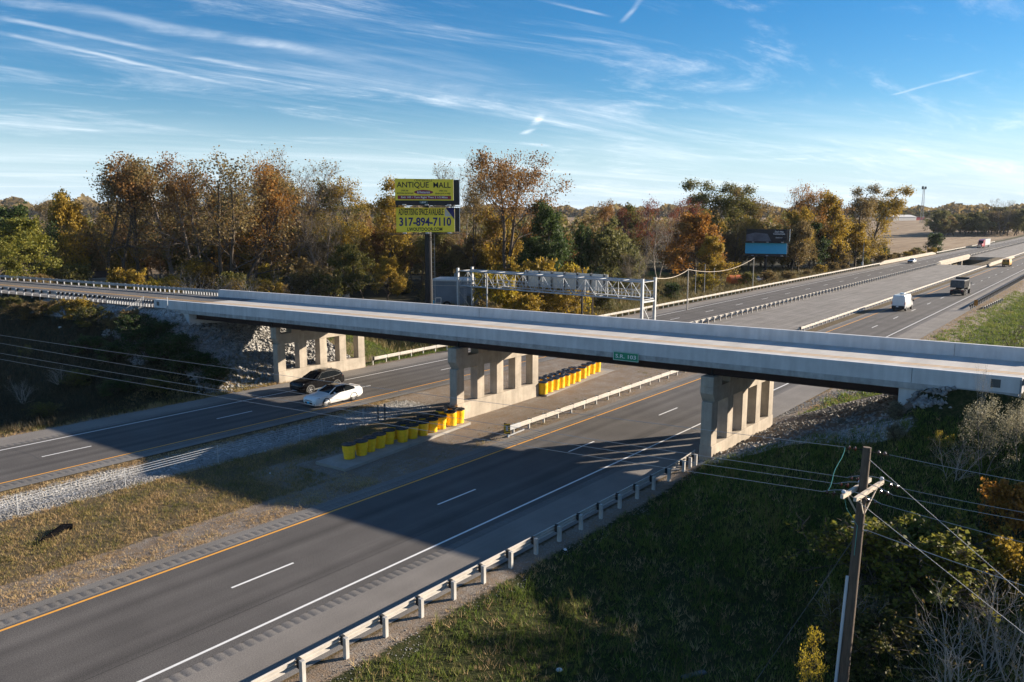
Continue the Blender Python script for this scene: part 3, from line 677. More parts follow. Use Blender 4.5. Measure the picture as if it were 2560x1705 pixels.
# road name sign hung on the near parapet
def road_sign():
    # where the pixel ray meets the parapet plane
    def onp(u, v, off=-.12):
        d = ray(u, v); t = (BY0+off+BK*20)/(d[1]-BK*d[0]); return CAM+d*t
    p0, p1, p2, p3 = onp(1532.3, 889), onp(1596.3, 894.5), onp(1532.3, 877.8), onp(1532.3, 900)
    c = onp(1564.3, 891.8); w = float(np.hypot(p1[0]-p0[0], p1[1]-p0[1])); h = float(p2[2]-p3[2])
    r = empty('road_sign', tuple(c), math.atan(BK), 'green road name sign with white letters hanging on the side of the overpass', 'sign')
    m = MB(); m.box((0, 0, 0), (w, .012, h), 0, .004); m.build('panel', M['green_sign'], r, False)
    m = MB(); t = .022
    for (cx, cz, sx, sz) in ((0, h/2-.03, w-.04, t), (0, -h/2+.03, w-.04, t), (-w/2+.03, 0, t, h-.08), (w/2-.03, 0, t, h-.08)): m.box((cx, -.009, cz), (sx, .004, sz))
    m.build('border', M['sign_white'], r, False)
    lettering('S.R. 103', M['sign_white'], r, 0, 0, w*.80, h*.42, -.0105, .012)
    for k in (-.3, .3): m = MB(); m.box((w*k, .06, .0), (.05, .11, h*.9)); m.build('bracket', M['galv'], r, False)
road_sign()
# ------------------------------------------------------------------ guardrails
WB = [(.02, .165), (.055, .15), (.055, .125), (-.055, .085), (-.055, .055), (.04, .02), (.04, -.02), (-.055, -.055), (-.055, -.085), (.055, -.125), (.055, -.15), (.02, -.165)]
THR = [(0, .255), (.035, .23), (.035, .205), (-.045, .16), (-.045, .13), (.0, .085), (-.045, .045), (-.045, -.045), (0, -.085), (-.045, -.13), (-.045, -.16), (.035, -.205), (.035, -.23), (0, -.255)]
def resample(path, step):
    P = [Vector(p) for p in path]; L = [0]
    for a, b in zip(P, P[1:]): L.append(L[-1]+(b-a).length)
    n = max(1, round(L[-1]/step)); out = []
    for i in range(n+1):
        d = L[-1]*i/n; k = max(0, min(len(P)-2, next((j for j in range(len(P)-1) if L[j+1] >= d-1e-6), len(P)-2)))
        out.append(P[k].lerp(P[k+1], (d-L[k])/max(1e-6, L[k+1]-L[k])))
    return out
def guardrail(label, path, side, mt='galv_old', pmt='post_grey', step=1.905, hgt=.55, block=True, prof=WB, post=(.10, .15), name='guardrail', group='guardrails', maxpost=100, posts=None, bmt='block_dark', gap=.16, ptop=.15, sink=.35):
    """path = line of the rail on the ground; side = +1 posts to the left of the path direction, -1 to the right"""
    base = tuple(path[0]); root = empty(name, base, 0, label, 'guardrail', group)
    fine = resample(path, step); m = MB(); secs = []
    for i, p in enumerate(fine):
        d = (fine[min(i+1, len(fine)-1)]-fine[max(i-1, 0)]); d.z = 0; d.normalize(); nrm = Vector((-d.y, d.x, 0))*side
        secs.append([p + nrm*a + Vector((0, 0, hgt+b)) for a, b in prof])
        back = [p + nrm*(a+.012) + Vector((0, 0, hgt+b)) for a, b in prof]
        secs[-1] = secs[-1] + back[::-1]
    m.sweep(secs); m.build('rail', M[mt], root)
    pts = posts if posts is not None else fine[:maxpost]
    me = None; bm_ = None
    for i, p in enumerate(pts):
        j = min(range(len(fine)), key=lambda q: (fine[q]-Vector(p)).length_squared)
        d = (fine[min(j+1, len(fine)-1)]-fine[max(j-1, 0)]); d.z = 0; d.normalize(); nrm = Vector((-d.y, d.x, 0))*side
        rz = math.atan2(d.y, d.x); q = Vector(p) + nrm*(gap+.035+post[1]/2)
        if me is None:
            m = MB(); m.box((0, 0, (hgt+ptop-sink)/2), (post[0], post[1], hgt+ptop+sink), 0, .008); po = m.build('post', M[pmt], root, False); me = po.data
            po.location = q - root.location; po.rotation_euler = (0, 0, rz)
            if block: m = MB(); m.box((0, -(gap/2+post[1]/2+.004)*side, hgt), (.13, gap-.01, .36), 0, .01); bo = m.build('blockout', M[bmt], po, False); bm_ = bo.data
        else:
            po = bpy.data.objects.new('post', me); COL.objects.link(po); po.parent = root; po.location = q - root.location; po.rotation_euler = (0, 0, rz+random.uniform(-.03, .03))
            if block: bo = bpy.data.objects.new('blockout', bm_); COL.objects.link(bo); bo.parent = po
    return root
def along(x, y0, y1, dx=0.0, n=40):                               # a line that follows the motorway
    out = []
    for y in np.linspace(y0, y1, n): xa = x+float(shift(y))+dx*(y-y0)/(y1-y0); out.append((xa, y, float(rise(xa, y))))
    return out
# foreground right shoulder, from behind the camera to the right pier
ys = [16.43 + 1.829*k for k in range(-9, 15)]
guardrail('foreground guardrail with square pale posts along the right shoulder, ending at the right pier', [(-20.72, -1.0, 0), (-20.72, 42.2, 0), (-20.90, 44.4, 0.05)], -1,
          step=1.829, post=(.155, .165), hgt=.56, posts=[Vector((-20.72, y, 0)) for y in ys if y < 42.5] + [Vector((-20.72, 42.9, 0)), Vector((-20.75, 43.7, 0))], pmt='post_grey')
# median guardrail with a striped crash terminal
g = guardrail('steel median guardrail with striped end terminal in the dirt beside the near carriageway', [(-33.55, 42.6, -.03), (-34.3, 78, -.03)] + along(-34.35, 84, 100, 0, 4), 1, step=1.87, hgt=.56, post=(.10, .15))
tm = empty('crash_terminal', (-33.5, 41.2, -.05)); tm.parent = g; tm.location = Vector((-33.5, 41.2, -.05)) - g.location
m = MB(); m.box((-33.5, 41.55, .57), (.30, .10, .62), 0, .02); m.build('terminal_head', M['galv'], tm)
m = MB(); m.box((-33.5, 42.2, .58), (.20, 1.5, .34), 0, .03); m.bar((-33.5, 41.7, .05), (-33.5, 43.4, .12), .08, .08); m.bar((-33.5, 41.6, -.1), (-33.5, 41.75, .5), .10, .10); m.build('terminal_sleeve', M['galv'], tm)
m = MB()
for k in range(5): m.bar((-33.76, 41.488, .28+.145*k-.06), (-33.24, 41.488, .28+.145*k+.09), .01, .075)
m.build('stripes', mat('terminal_yellow', (.75, .42, .02), .5), tm)
m = MB(); m.box((-33.5, 41.496, .57), (.56, .014, .74)); m.build('stripe_board', M['black'], tm)
# beyond the overpass
guardrail('guardrail with pale posts between the far carriageway and the paved median, beyond the overpass', along(-47.95, 76, 276, 0, 60), -1, step=2.05, hgt=.56, maxpost=100, post=(.14, .16), gap=.22, bmt='post_grey')
guardrail('bright guardrail between the paved median and the near carriageway, beyond the overpass', along(-34.35, 104, 270, 0, 60), 1, step=1.905, hgt=.56, maxpost=90)
guardrail('long pale guardrail on the scrub side of the far carriageway, beyond the overpass', along(-61.6, 84, 262, -.2, 60), 1, step=1.905, hgt=.56, maxpost=95)
guardrail('guardrail beside the far lanes past the little creek bridge, near the red truck', along(-61.9, 352, 520, 0, 40), 1, step=3.81, hgt=.58, maxpost=46)
guardrail('dark guardrail between the far lanes and the paved median, past the little creek bridge', along(-48.3, 338, 640, 0, 60), -1, step=3.81, hgt=.58, maxpost=80)
guardrail('bright guardrail between median and near lanes, past the orange van', along(-34.6, 330, 520, 0, 40), 1, step=3.81, hgt=.58, maxpost=50)
g = guardrail('dark guardrail on the right shoulder beyond the overpass, starting at the orange striped marker', along(-21.35, 147.5, 330, 0, 50), -1, mt='dump_grey', pmt='dump_grey', step=1.905, hgt=.56, maxpost=97)
g = guardrail('guardrail starting at the left pier and running along the far shoulder below green grass', [(-61.05, 54.0, .05), (-61.5, 62, 0), (-61.6, 83.0, 0)], 1, step=1.905, hgt=.58)
guardrail('short guardrail piece with bright rail behind the orange striped marker', [(-20.3, 149, -.25), (-20.0, 166, -.3)], -1, step=1.905, hgt=.5)
# on the approaches of the overpass
def ap(off, x0, x1, n=30, bend=0.0): return [(x, yn(x)+off+bend*max(0, (-78-x))**2*.0006, float(zdeck(x))-.02) for x in np.linspace(x0, x1, n)]
pn_ = []; x = -78.4
while x > -86.5: pn_.append(x); x -= .48
while x > -97: pn_.append(x); x -= .95
while x > -170: pn_.append(x); x -= 1.905
guardrail('guardrail with dense dark posts on the camera side of the left approach road', ap(.28, -77.95, -170), 1, mt='galv', pmt='post_galv', hgt=.58, step=1.905, posts=[Vector((x, yn(x)+.28, float(zdeck(x))-.02)) for x in pn_], maxpost=99, post=(.10, .15), prof=WB, gap=.20, sink=.95)
pn_ = []; x = -83.4
while x > -90: pn_.append(x); x -= .5
while x > -100: pn_.append(x); x -= .95
while x > -210: pn_.append(x); x -= 1.905
guardrail('shiny guardrail with pale posts on the tree side of the left approach road', ap(10.78, -82.95, -230, 50), -1, mt='galv', pmt='post_galv', hgt=.58, step=1.905, posts=[Vector((x, yn(x)+10.78, float(zdeck(x))-.02)) for x in pn_][:99], post=(.10, .15), gap=.2, sink=.95)
guardrail('guardrail on the near side of the right approach road, at the frame edge', ap(.28, -4.35, 30), -1, mt='galv', pmt='post_galv', hgt=.58, step=1.9, sink=.95)
guardrail('guardrail on the far side of the right approach road', ap(10.78, -4.05, 30), 1, mt='galv', pmt='post_galv', hgt=.58, step=1.9, sink=.95)
# striped object marker
r = empty('object_marker', (-21.15, 146.9, 0), 0, 'orange and black striped marker board on the end of the right shoulder guardrail', 'marker')
m = MB(); m.box((-21.15, 146.9, .55), (.06, .06, 1.1)); m.build('post', M['galv'], r)
m = MB(); m.box((-21.15, 146.86, 1.15), (.50, .02, .95), 0, 0); m.build('board', mat('marker_orange', (.62, .25, .03), .6), r)
m = MB()
for k in range(4): m.bar((-21.38, 146.842, .80+.22*k), (-20.92, 146.842, 1.0+.22*k), .01, .075)
m.build('stripes', M['black'], r)

# ------------------------------------------------------------------ small creek bridges of the motorway: parapets, deck edges, opening walls
def creek():
    def wall(name, x, y0, y1, h, t, parent, zb=0.0, mt='concrete_old'):
        m = MB(); secs = []
        for y in np.linspace(y0, y1, 14):
            hh = h*min(1, .45+abs(y-y0)/4, .45+abs(y-y1)/4); s = x+float(shift(y)); secs.append([(s-t/2, y, zb), (s+t/2, y, zb), (s+t/2*.6, y, hh), (s-t/2*.6, y, hh)])
        m.sweep(secs); return m.build(name, M[mt], parent)
    for nm, lab, xi, xo in (('creek_bridge', 'low concrete bridge carrying the far lanes over the creek, with pale parapets', -48.3, -61.7), ('creek_bridge', 'low concrete bridge carrying the near lanes over the creek, beside the orange van', -34.5, -21.2)):
        r = empty(nm, (xi, 306, 0), 0, lab, 'bridge', 'creek bridges')
        wall('parapet', xi-.05 if xi < -40 else xi+.05, 274, 339, .95, .42, r); 
        if xo < -40: wall('parapet', xo-.35, 262, 350, 1.05, .42, r)
        sgn = -1 if xi < -40 else 1
        m = MB(); secs = []
        for y in np.linspace(277.6, 335.9, 12):
            s = xi+float(shift(y)); secs.append([(s+.32*-sgn*0-.28, y, -.75), (s+.28, y, -.75), (s+.28, y, -.02), (s-.28, y, -.02)])
        m.sweep(secs); m.build('deck_edge', M['concrete_old'], r)
        for k in range(2):
            m = MB(); m.box((xi+float(shift(296+22*k)), 296+22*k, -2.7), (1.0, 1.2, 3.9)); m.build('column', M['concrete_old'], r)
    for y in (277.35, 336.15):
        r = empty('retaining_wall', (-41+float(shift(y)), y, -4), 0, 'grey concrete wall closing the %s end of the creek opening in the median' % ('near' if y < 300 else 'far'), 'wall')
        m = MB(); m.box((-41.5+float(shift(y)), y+(.12 if y < 300 else -.12), -2.32), (13.5, .30, 4.55)); m.build('wall_face', M['concrete_old'], r)
creek()

# ------------------------------------------------------------------ cable barrier in the stone ditch
def cable_barrier():
    r = empty('cable_barrier', (-44.55, 20.4, -.2), 0, 'high tension cable barrier on thin posts along the white stone ditch in the median', 'barrier')
    ys = [14.84-5.65, 14.84, 20.42, 26.28, 32.46, 34.4, 36.5, 38.2]
    for y in ys:
        z = gz(-44.6, y); m = MB(); m.tube([(-44.6, y, z-.2), (-44.6, y, .88)], .032, 6); m.build('post', M['galv'], r)
    for k, h in enumerate((.82, .68, .54, .40)):
        m = MB(); m.tube([(-44.6+.035, -30, h)] + [(-44.6+.035, y, h) for y in np.linspace(0, 38.2, 14)], .012, 5); m.build('cable', M['galv'], r)
    m = MB(); m.bar((-44.55, 38.2, .8), (-44.5, 42.0, -.15), .02); m.bar((-44.55, 39.6, -.3), (-44.55, 39.6, .95), .09); m.bar((-44.45, 40.2, -.3), (-44.45, 40.2, .95), .09); m.build('anchor', M['grey_plastic'], r)
cable_barrier()

# ------------------------------------------------------------------ sand barrels
def barrel_proto(tall):
    r = empty('sand_barrel'); m = MB(); H = 1.02 if tall else .92
    if tall: prof = [(.36, 0), (.40, .02), (.41, .30), (.425, .31), (.42, .60), (.435, .62), (.44, H-.05), (.45, H-.04), (.45, H)]
    else: prof = [(.335, 0), (.35, .02), (.37, .40), (.40, .43), (.405, .46), (.43, H-.06), (.445, H-.05), (.445, H)]
    m.lathe((0, 0, 0), prof, 22); m.build('drum', M['barrel'], r, False, True)
    m = MB(); m.lathe((0, 0, H), [(.465, -.02), (.47, .0), (.46, .04), (.40, .055), (.10, .10), (.0, .105)], 22)
    for k in range(6):
        t = math.pi*k/3; m.bar((.08*math.cos(t), .08*math.sin(t), H+.105), (.44*math.cos(t), .44*math.sin(t), H+.06), .04, .03)
    m.build('lid', M['lid'], r, False, False); return r
ORD = ['first','second','third','fourth','fifth','sixth','seventh','eighth','ninth','tenth','eleventh','twelfth']
bp = [barrel_proto(False), barrel_proto(True)]; used = [False, False]
def put_barrel(x, y, z, tall, label, group):
    k = int(tall); o = bp[k] if not used[k] else copy_tree(bp[k]); used[k] = True
    o.location = (x+random.uniform(-.05, .05), y+random.uniform(-.04, .04), z); o.rotation_euler = (random.uniform(-.03, .03), random.uniform(-.03, .03), random.uniform(0, 6.28)); tag(o, label, 'barrel', group)
front = [(-38.4,31.72),(-38.46,32.65),(-38.57,33.55),(-38.72,34.5),(-38.97,35.55),(-38.55,36.42),(-38.63,37.43),(-38.69,38.47),(-38.76,39.5),(-38.86,40.53),(-38.89,41.57),(-38.98,42.55)]
back = [(-39.55,36.55),(-39.58,37.5),(-39.62,38.5),(-39.66,39.55),(-39.75,40.6),(-39.82,41.6),(-39.9,42.55)]
GA, GB = 'sand barrels in front of the middle pier', 'sand barrels behind the middle pier'
for i, (x, y) in enumerate(front): put_barrel(x, y, -.09, i >= 10, 'yellow barrel, %s from the shaded tip in the front row, camera side of middle pier' % ORD[i], GA)
for i, (x, y) in enumerate(back): put_barrel(x, y, -.09, i >= 5, 'yellow barrel, %s from the left in the back row, camera side of middle pier' % ORD[i], GA)
far_f = [(-39.66,53.97),(-39.7,54.95),(-39.9,56.02),(-39.93,56.94),(-40.02,57.95),(-40.18,59.08),(-40.3,60.13),(-40.75,61.7),(-41.1,62.9),(-41.28,64.09),(-41.35,65.2)]
far_b = [(-40.6,54.2),(-40.7,55.3),(-40.8,56.4),(-40.9,57.5),(-41.0,58.6),(-41.15,59.8),(-41.25,61.0)]
for i, (x, y) in enumerate(far_f): put_barrel(x, y, -.035, True, 'sunlit yellow barrel, %s from the middle pier in the front row behind it' % ORD[i], GB)
for i, (x, y) in enumerate(far_b): put_barrel(x, y, -.035, True, 'sunlit yellow barrel, %s from the middle pier in the back row behind it' % ORD[i], GB)
# ------------------------------------------------------------------ vehicles. Built facing +x, then turned along the motorway
def wheel(parent, x, y, r, w, side, spokes=7, rim='rim'):
    wh = empty('wheel'); wh.parent = parent; wh.location = (x, y, r)
    m = MB(); n = 26; prof = [(r*.62, -w/2), (r*.93, -w/2), (r, -w/2+.03), (r, w/2-.03), (r*.93, w/2), (r*.62, w/2)]
    vs = []; fs = []
    for q, yy in prof:
        for k in range(n): t = 2*math.pi*k/n; vs.append((q*math.cos(t), yy, q*math.sin(t)))
    for i in range(len(prof)-1):
        for k in range(n): j = (k+1) % n; fs.append((i*n+k, (i+1)*n+k, (i+1)*n+j, i*n+j))
    m.add(vs, fs); m.build('tyre', M['rubber'], wh, False, True)
    m = MB(); yf = side*(w/2-.02)
    ring = [(r*.66, 0), (r*.60, 0)]
    vs = []
    for q in (r*.64, r*.585):
        for k in range(n): t = 2*math.pi*k/n; vs.append((q*math.cos(t), yf+side*.012, q*math.sin(t)))
    m.add(vs, [(k, (k+1) % n, n+(k+1) % n, n+k) for k in range(n)])
    for k in range(spokes):
        t = 2*math.pi*k/spokes; m.bar((0, yf+side*.004, 0), (r*.60*math.cos(t), yf, r*.60*math.sin(t)), .03, r*.10, up=(0, 1, 0))
    m.build('rim', M[rim], wh, False)
    m = MB(); vs = [(0, yf-side*.05, 0)] + [(r*.63*math.cos(2*math.pi*k/n), yf-side*.05, r*.63*math.sin(2*math.pi*k/n)) for k in range(n)]
    m.add(vs, [(0, 1+k, 1+(k+1) % n) for k in range(n)]); m.build('brake', M['dark_plastic'], wh, False)
    return wh
def loft_car(name, label, cat, loc, heading, st, paint, glass_rng, ws, rw, wheels, wr, ww=.23, spokes=7, arch='dark_plastic', sub=1):
    """st: stations (x, zbot, wbot, zsill, wsill, zbelt, wbelt, zroof, wroof, crown); glass between glass_rng stations; windscreen / rear window index ranges"""
    root = empty(name, loc, heading, label, cat)
    rings = []
    for (x, zb, wb, zs, wsi, zl, wl, zr, wr_, cr) in st:
        h = [(x, 0, zb), (x, wb, zb), (x, wsi, zs), (x, (wsi+wl)/2+.012, (zs+zl)/2), (x, wl, zl), (x, wr_+.0, zr), (x, wr_*.55, zr+cr*.8), (x, 0, zr+cr)]
        rings.append(h + [(a, -b, c) for a, b, c in h[-2:0:-1]])
    n = len(rings[0]); body = MB(); glass = MB(); V = [p for r in rings for p in r]; fb = []; fg = {}
    for i in range(len(rings)-1):
        for k in range(n):
            j = (k+1) % n; f = (i*n+k, (i+1)*n+k, (i+1)*n+j, i*n+j)
            side = k in (4, n-5); top = k in (5, 6, 7, 8); hitg = None
            for q, (a, b) in enumerate(glass_rng):
                if side and a <= i < b: hitg = ('side_window', q, k)
            if top and ws[0] <= i < ws[1]: hitg = ('windscreen', 0, 0)
            if top and rw[0] <= i < rw[1]: hitg = ('rear_window', 0, 0)
            if hitg: fg.setdefault(hitg, []).append(f)
            else: fb.append(f)
    fb += [tuple(range(n)), tuple(range((len(rings)-1)*n+n-1, (len(rings)-1)*n-1, -1))]
    body.add(V, fb); bo = body.build('body', M[paint], root, False, True)
    # glass sits a few millimetres inside
    for key, fl in fg.items():
        us = sorted({i for f in fl for i in f}); mp2 = {v: j for j, v in enumerate(us)}; glass = MB(); glass.add([(V[v][0], V[v][1]*.994, V[v][2]-.004) for v in us], [tuple(mp2[i] for i in f) for f in fl]); glass.build(key[0], M['glass'], root, False, True)
    for (x, y) in wheels:
        for s in (-1, 1):
            m = MB(); nn = 22; vs = []
            for q in (wr*1.0, wr*1.17):
                for k in range(nn):
                    t = math.pi*(-.12+1.24*k/(nn-1)); vs.append((x+q*math.cos(t), s*(y+ww/2+.012), max(.16, wr+q*math.sin(t))))
            m.add(vs, [((k, k+1, nn+k+1, nn+k) if s < 0 else (k, nn+k, nn+k+1, k+1)) for k in range(nn-1)])
            vs = [(x, s*(y+ww/2-.05), wr)]
            m.build('arch_trim', M[arch], root, False)
            wheel(root, x, s*y, wr, ww, s, spokes)
    return root
def part(root, name, mt, fn): m = MB(); fn(m); return m.build(name, M[mt], root, False)

def suv():
    a = at_z(760/7.84+660, 800+1445/7.84); b = at_z(1280/7.84+660, 800+1300/7.84)
    c = ((a[0]+b[0])/2, (a[1]+b[1])/2); HW = .92
    st = [(2.36, .42, .50, .55, .66, .80, .66, .84, .50, .02), (2.25, .26, .66, .45, .82, .90, .80, .97, .62, .03), (1.95, .24, .78, .42, .91, 1.00, .88, 1.05, .74, .03),
          (1.30, .24, .80, .40, .94, 1.07, .91, 1.12, .78, .03), (.92, .24, .80, .40, .94, 1.09, .91, 1.15, .79, .03), (.88, .24, .80, .40, .94, 1.09, .91, 1.17, .79, .03),
          (.10, .24, .80, .40, .94, 1.10, .92, 1.60, .64, .03), (-.02, .24, .80, .40, .94, 1.10, .92, 1.63, .64, .04), (-.62, .24, .80, .40, .94, 1.12, .92, 1.67, .64, .04), (-.70, .24, .80, .40, .94, 1.12, .92, 1.67, .64, .04),
          (-1.45, .24, .80, .40, .94, 1.17, .92, 1.64, .62, .04), (-1.52, .24, .80, .40, .94, 1.19, .92, 1.63, .62, .04), (-1.95, .26, .80, .42, .94, 1.24, .90, 1.57, .58, .03),
          (-2.16, .30, .76, .46, .92, 1.18, .88, 1.47, .56, .02), (-2.36, .40, .66, .55, .84, 1.00, .82, 1.12, .60, .01), (-2.42, .48, .60, .60, .76, .90, .72, .98, .56, .01)]
    r = loft_car('suv', 'black crossover car with silver window trim driving beside the white sedan under the overpass', 'car', (c[0], c[1]+.1, 0.005), R(-90), st, 'paint_black',
                 [(5, 9), (9, 12)], (5, 7), (13, 14), ((1.42, .84), (-1.42, .84)), .37, .25, 6, 'grey_plastic')
    for s in (-1, 1):
        def trim(m):
            m.tube([(.62, s*.915, 1.10), (.0, s*.70, 1.60), (-.65, s*.68, 1.66), (-1.45, s*.68, 1.62), (-1.98, s*.80, 1.40), (-1.90, s*.915, 1.27), (-1.45, s*.93, 1.19), (-.6, s*.93, 1.135), (.62, s*.925, 1.105)], .014, 5)
        part(r, 'window_trim', 'chrome', trim)
    for s in (-1, 1):
        part(r, 'sill_trim', 'grey_plastic', lambda m: m.box((0, s*.945, .34), (2.1, .03, .13), 0, .01))
        part(r, 'headlight', 'lamp_clear', lambda m: m.bar((2.26, s*.45, .86), (2.03, s*.87, .93), .06, .045))
        part(r, 'windscreen_pillar', 'paint_black', lambda m: m.bar((.92, s*.80, 1.14), (.08, s*.645, 1.61), .07, .05))
        part(r, 'taillight', 'lamp_red', lambda m: m.bar((-2.30, s*.62, 1.06), (-2.10, s*.90, 1.08), .10, .13))
        part(r, 'mirror', 'paint_black', lambda m: m.box((.55, s*1.02, 1.16), (.12, .20, .14), 0, .04))
        part(r, 'roof_rail', 'dark_plastic', lambda m: m.tube([(-.1, s*.60, 1.69), (-.7, s*.62, 1.735), (-1.7, s*.58, 1.70)], .016, 5))
        for x in (-.02, -1.05): part(r, 'door_handle', 'chrome', lambda m: m.box((x, s*.965, .98), (.20, .03, .035), 0, .01))
    part(r, 'grille', 'dark_plastic', lambda m: m.box((2.34, 0, .62), (.12, 1.05, .26), 0, .03)); part(r, 'bumper_trim', 'chrome', lambda m: m.box((2.37, 0, .34), (.05, .7, .05), 0, .01))
    part(r, 'grille_bar', 'chrome', lambda m: m.bar((2.375, -.48, .78), (2.375, .48, .78), .02, .02))
    part(r, 'antenna', 'dark_plastic', lambda m: m.box((-1.6, 0, 1.72), (.16, .04, .06), 0, .015))
suv()
def sedan():
    a = at_z(727/3.364+600, 750+895/3.364); b = at_z(955/3.364+600, 750+845/3.364); c = ((a[0]+b[0])/2-.80, (a[1]+b[1])/2)
    st = [(2.46, .36, .50, .46, .62, .60, .60, .64, .46, .02), (2.36, .20, .66, .38, .80, .70, .76, .76, .58, .02), (2.05, .18, .76, .36, .89, .80, .85, .86, .70, .03),
          (1.45, .18, .78, .36, .92, .88, .89, .94, .74, .04), (1.02, .18, .78, .36, .92, .91, .89, .98, .75, .04), (.98, .18, .78, .36, .92, .91, .89, .99, .75, .04),
          (.22, .18, .78, .36, .92, .94, .90, 1.36, .58, .05), (.10, .18, .78, .36, .92, .94, .90, 1.39, .58, .05), (-.42, .18, .78, .36, .92, .95, .90, 1.42, .59, .05), (-.50, .18, .78, .36, .92, .95, .90, 1.42, .59, .05),
          (-1.05, .18, .78, .36, .92, .97, .90, 1.37, .57, .05), (-1.12, .18, .78, .36, .92, .98, .90, 1.36, .57, .05), (-1.62, .20, .78, .38, .92, 1.00, .89, 1.14, .68, .04),
          (-1.80, .20, .78, .38, .92, 1.00, .88, 1.08, .72, .03), (-2.25, .26, .76, .42, .90, .98, .85, 1.05, .70, .02), (-2.42, .34, .68, .48, .83, .88, .78, .98, .62, .01), (-2.48, .40, .60, .52, .74, .78, .68, .84, .54, .01)]
    r = loft_car('sedan', 'white four door sedan with a dark sunroof driving on the far carriageway, half in shadow', 'car', (c[0], c[1]-.05, .005), R(-90), st, 'paint_white',
                 [(5, 9), (9, 12)], (5, 7), (11, 13), ((1.42, .80), (-1.40, .80)), .335, .23, 10, 'dark_plastic')
    part(r, 'sunroof', 'glass', lambda m: m.box((-.18, 0, 1.462), (.62, .72, .02), 0, .004))
    for s in (-1, 1):
        part(r, 'headlight', 'lamp_clear', lambda m: m.bar((2.33, s*.52, .70), (2.02, s*.86, .78), .10, .09))
        part(r, 'windscreen_pillar', 'paint_white', lambda m: m.bar((1.0, s*.76, .985), (.20, s*.585, 1.37), .07, .05))
        part(r, 'taillight', 'lamp_red', lambda m: m.bar((-2.44, s*.52, .86), (-2.20, s*.86, .90), .08, .11))
        part(r, 'mirror', 'paint_white', lambda m: m.box((.62, s*1.00, 1.01), (.13, .20, .13), 0, .04))
        for x in (-.12, -1.02): part(r, 'door_handle', 'chrome', lambda m: m.box((x, s*.932, .86), (.19, .03, .03), 0, .01))
        part(r, 'fog_lamp', 'dark_plastic', lambda m: m.box((2.37, s*.62, .30), (.10, .14, .09), 0, .02))
        part(r, 'pillar', 'dark_plastic', lambda m: m.bar((-.46, s*.915, .96), (-.46, s*.60, 1.42), .085, .02))
    part(r, 'grille', 'dark_plastic', lambda m: m.box((2.42, 0, .37), (.14, .90, .17), 0, .03)); part(r, 'upper_grille', 'dark_plastic', lambda m: m.box((2.43, 0, .57), (.10, .80, .05), 0, .01))
    part(r, 'license_plate', 'bill_cyan', lambda m: m.box((2.50, 0, .42), (.02, .30, .15))); part(r, 'spoiler', 'paint_white', lambda m: m.box((-2.25, 0, 1.10), (.20, 1.25, .03), 0, .01))
sedan()
def simple_wheels(r, pts, wr, w=.26):
    for x, y in pts:
        for s in (-1, 1): wheel(r, x, s*y, wr, w, s, 6)
def van():
    p = (-29.62+.0, 138.5); L, HW = 5.6, 1.0
    r = empty('panel_van', (-30.45, 139.9, .005), R(90)-.015, 'white high roof panel van driving away just beyond the overpass', 'van')
    st = []
    for (x, zt, zb, k) in ((-2.78, 2.40, .45, .97), (-2.70, 2.52, .42, 1.0), (.9, 2.54, .42, 1.0), (1.35, 2.40, .42, .97), (2.05, 1.55, .42, .96), (2.65, 1.15, .40, .92), (2.85, .80, .45, .85)):
        st.append([(x, s*HW*k*a, zb+(zt-zb)*h) for s, a, h in ((1,.90,0),(1,1,.08),(1,1,.48),(1,.90,.90),(1,.80,1.0),(-1,.80,1.0),(-1,.90,.90),(-1,1,.48),(-1,1,.08),(-1,.90,0))])
    m = MB(); m.sweep([q[::-1] for q in st]); m.build('body', M['paint_white'], r, False, True)
    part(r, 'rear_bumper', 'dark_plastic', lambda m: m.box((-2.83, 0, .62), (.14, 1.92, .46), 0, .04))
    part(r, 'license_plate', 'sign_white', lambda m: m.box((-2.91, .12, .72), (.02, .36, .16)))
    for s in (-1, 1):
        part(r, 'taillight', 'lamp_red', lambda m: m.box((-2.78, s*.97, 1.25), (.08, .10, .42), 0, .02)); part(r, 'mirror', 'dark_plastic', lambda m: m.box((1.55, s*1.16, 1.45), (.12, .26, .32), 0, .04))
        part(r, 'rear_door', 'paint_white', lambda m: m.box((-2.80, s*.42, 1.62), (.06, .80, 1.35), 0, .03))
        part(r, 'side_window', 'glass', lambda m: m.bar((1.02, s*.965, 1.75), (1.75, s*.955, 1.62), .02, .42))
    part(r, 'roof_vent', 'paint_white', lambda m: m.box((-.6, 0, 2.66), (.9, .7, .2), 0, .06)); simple_wheels(r, ((-1.75, .88), (1.75, .88)), .36)
van()
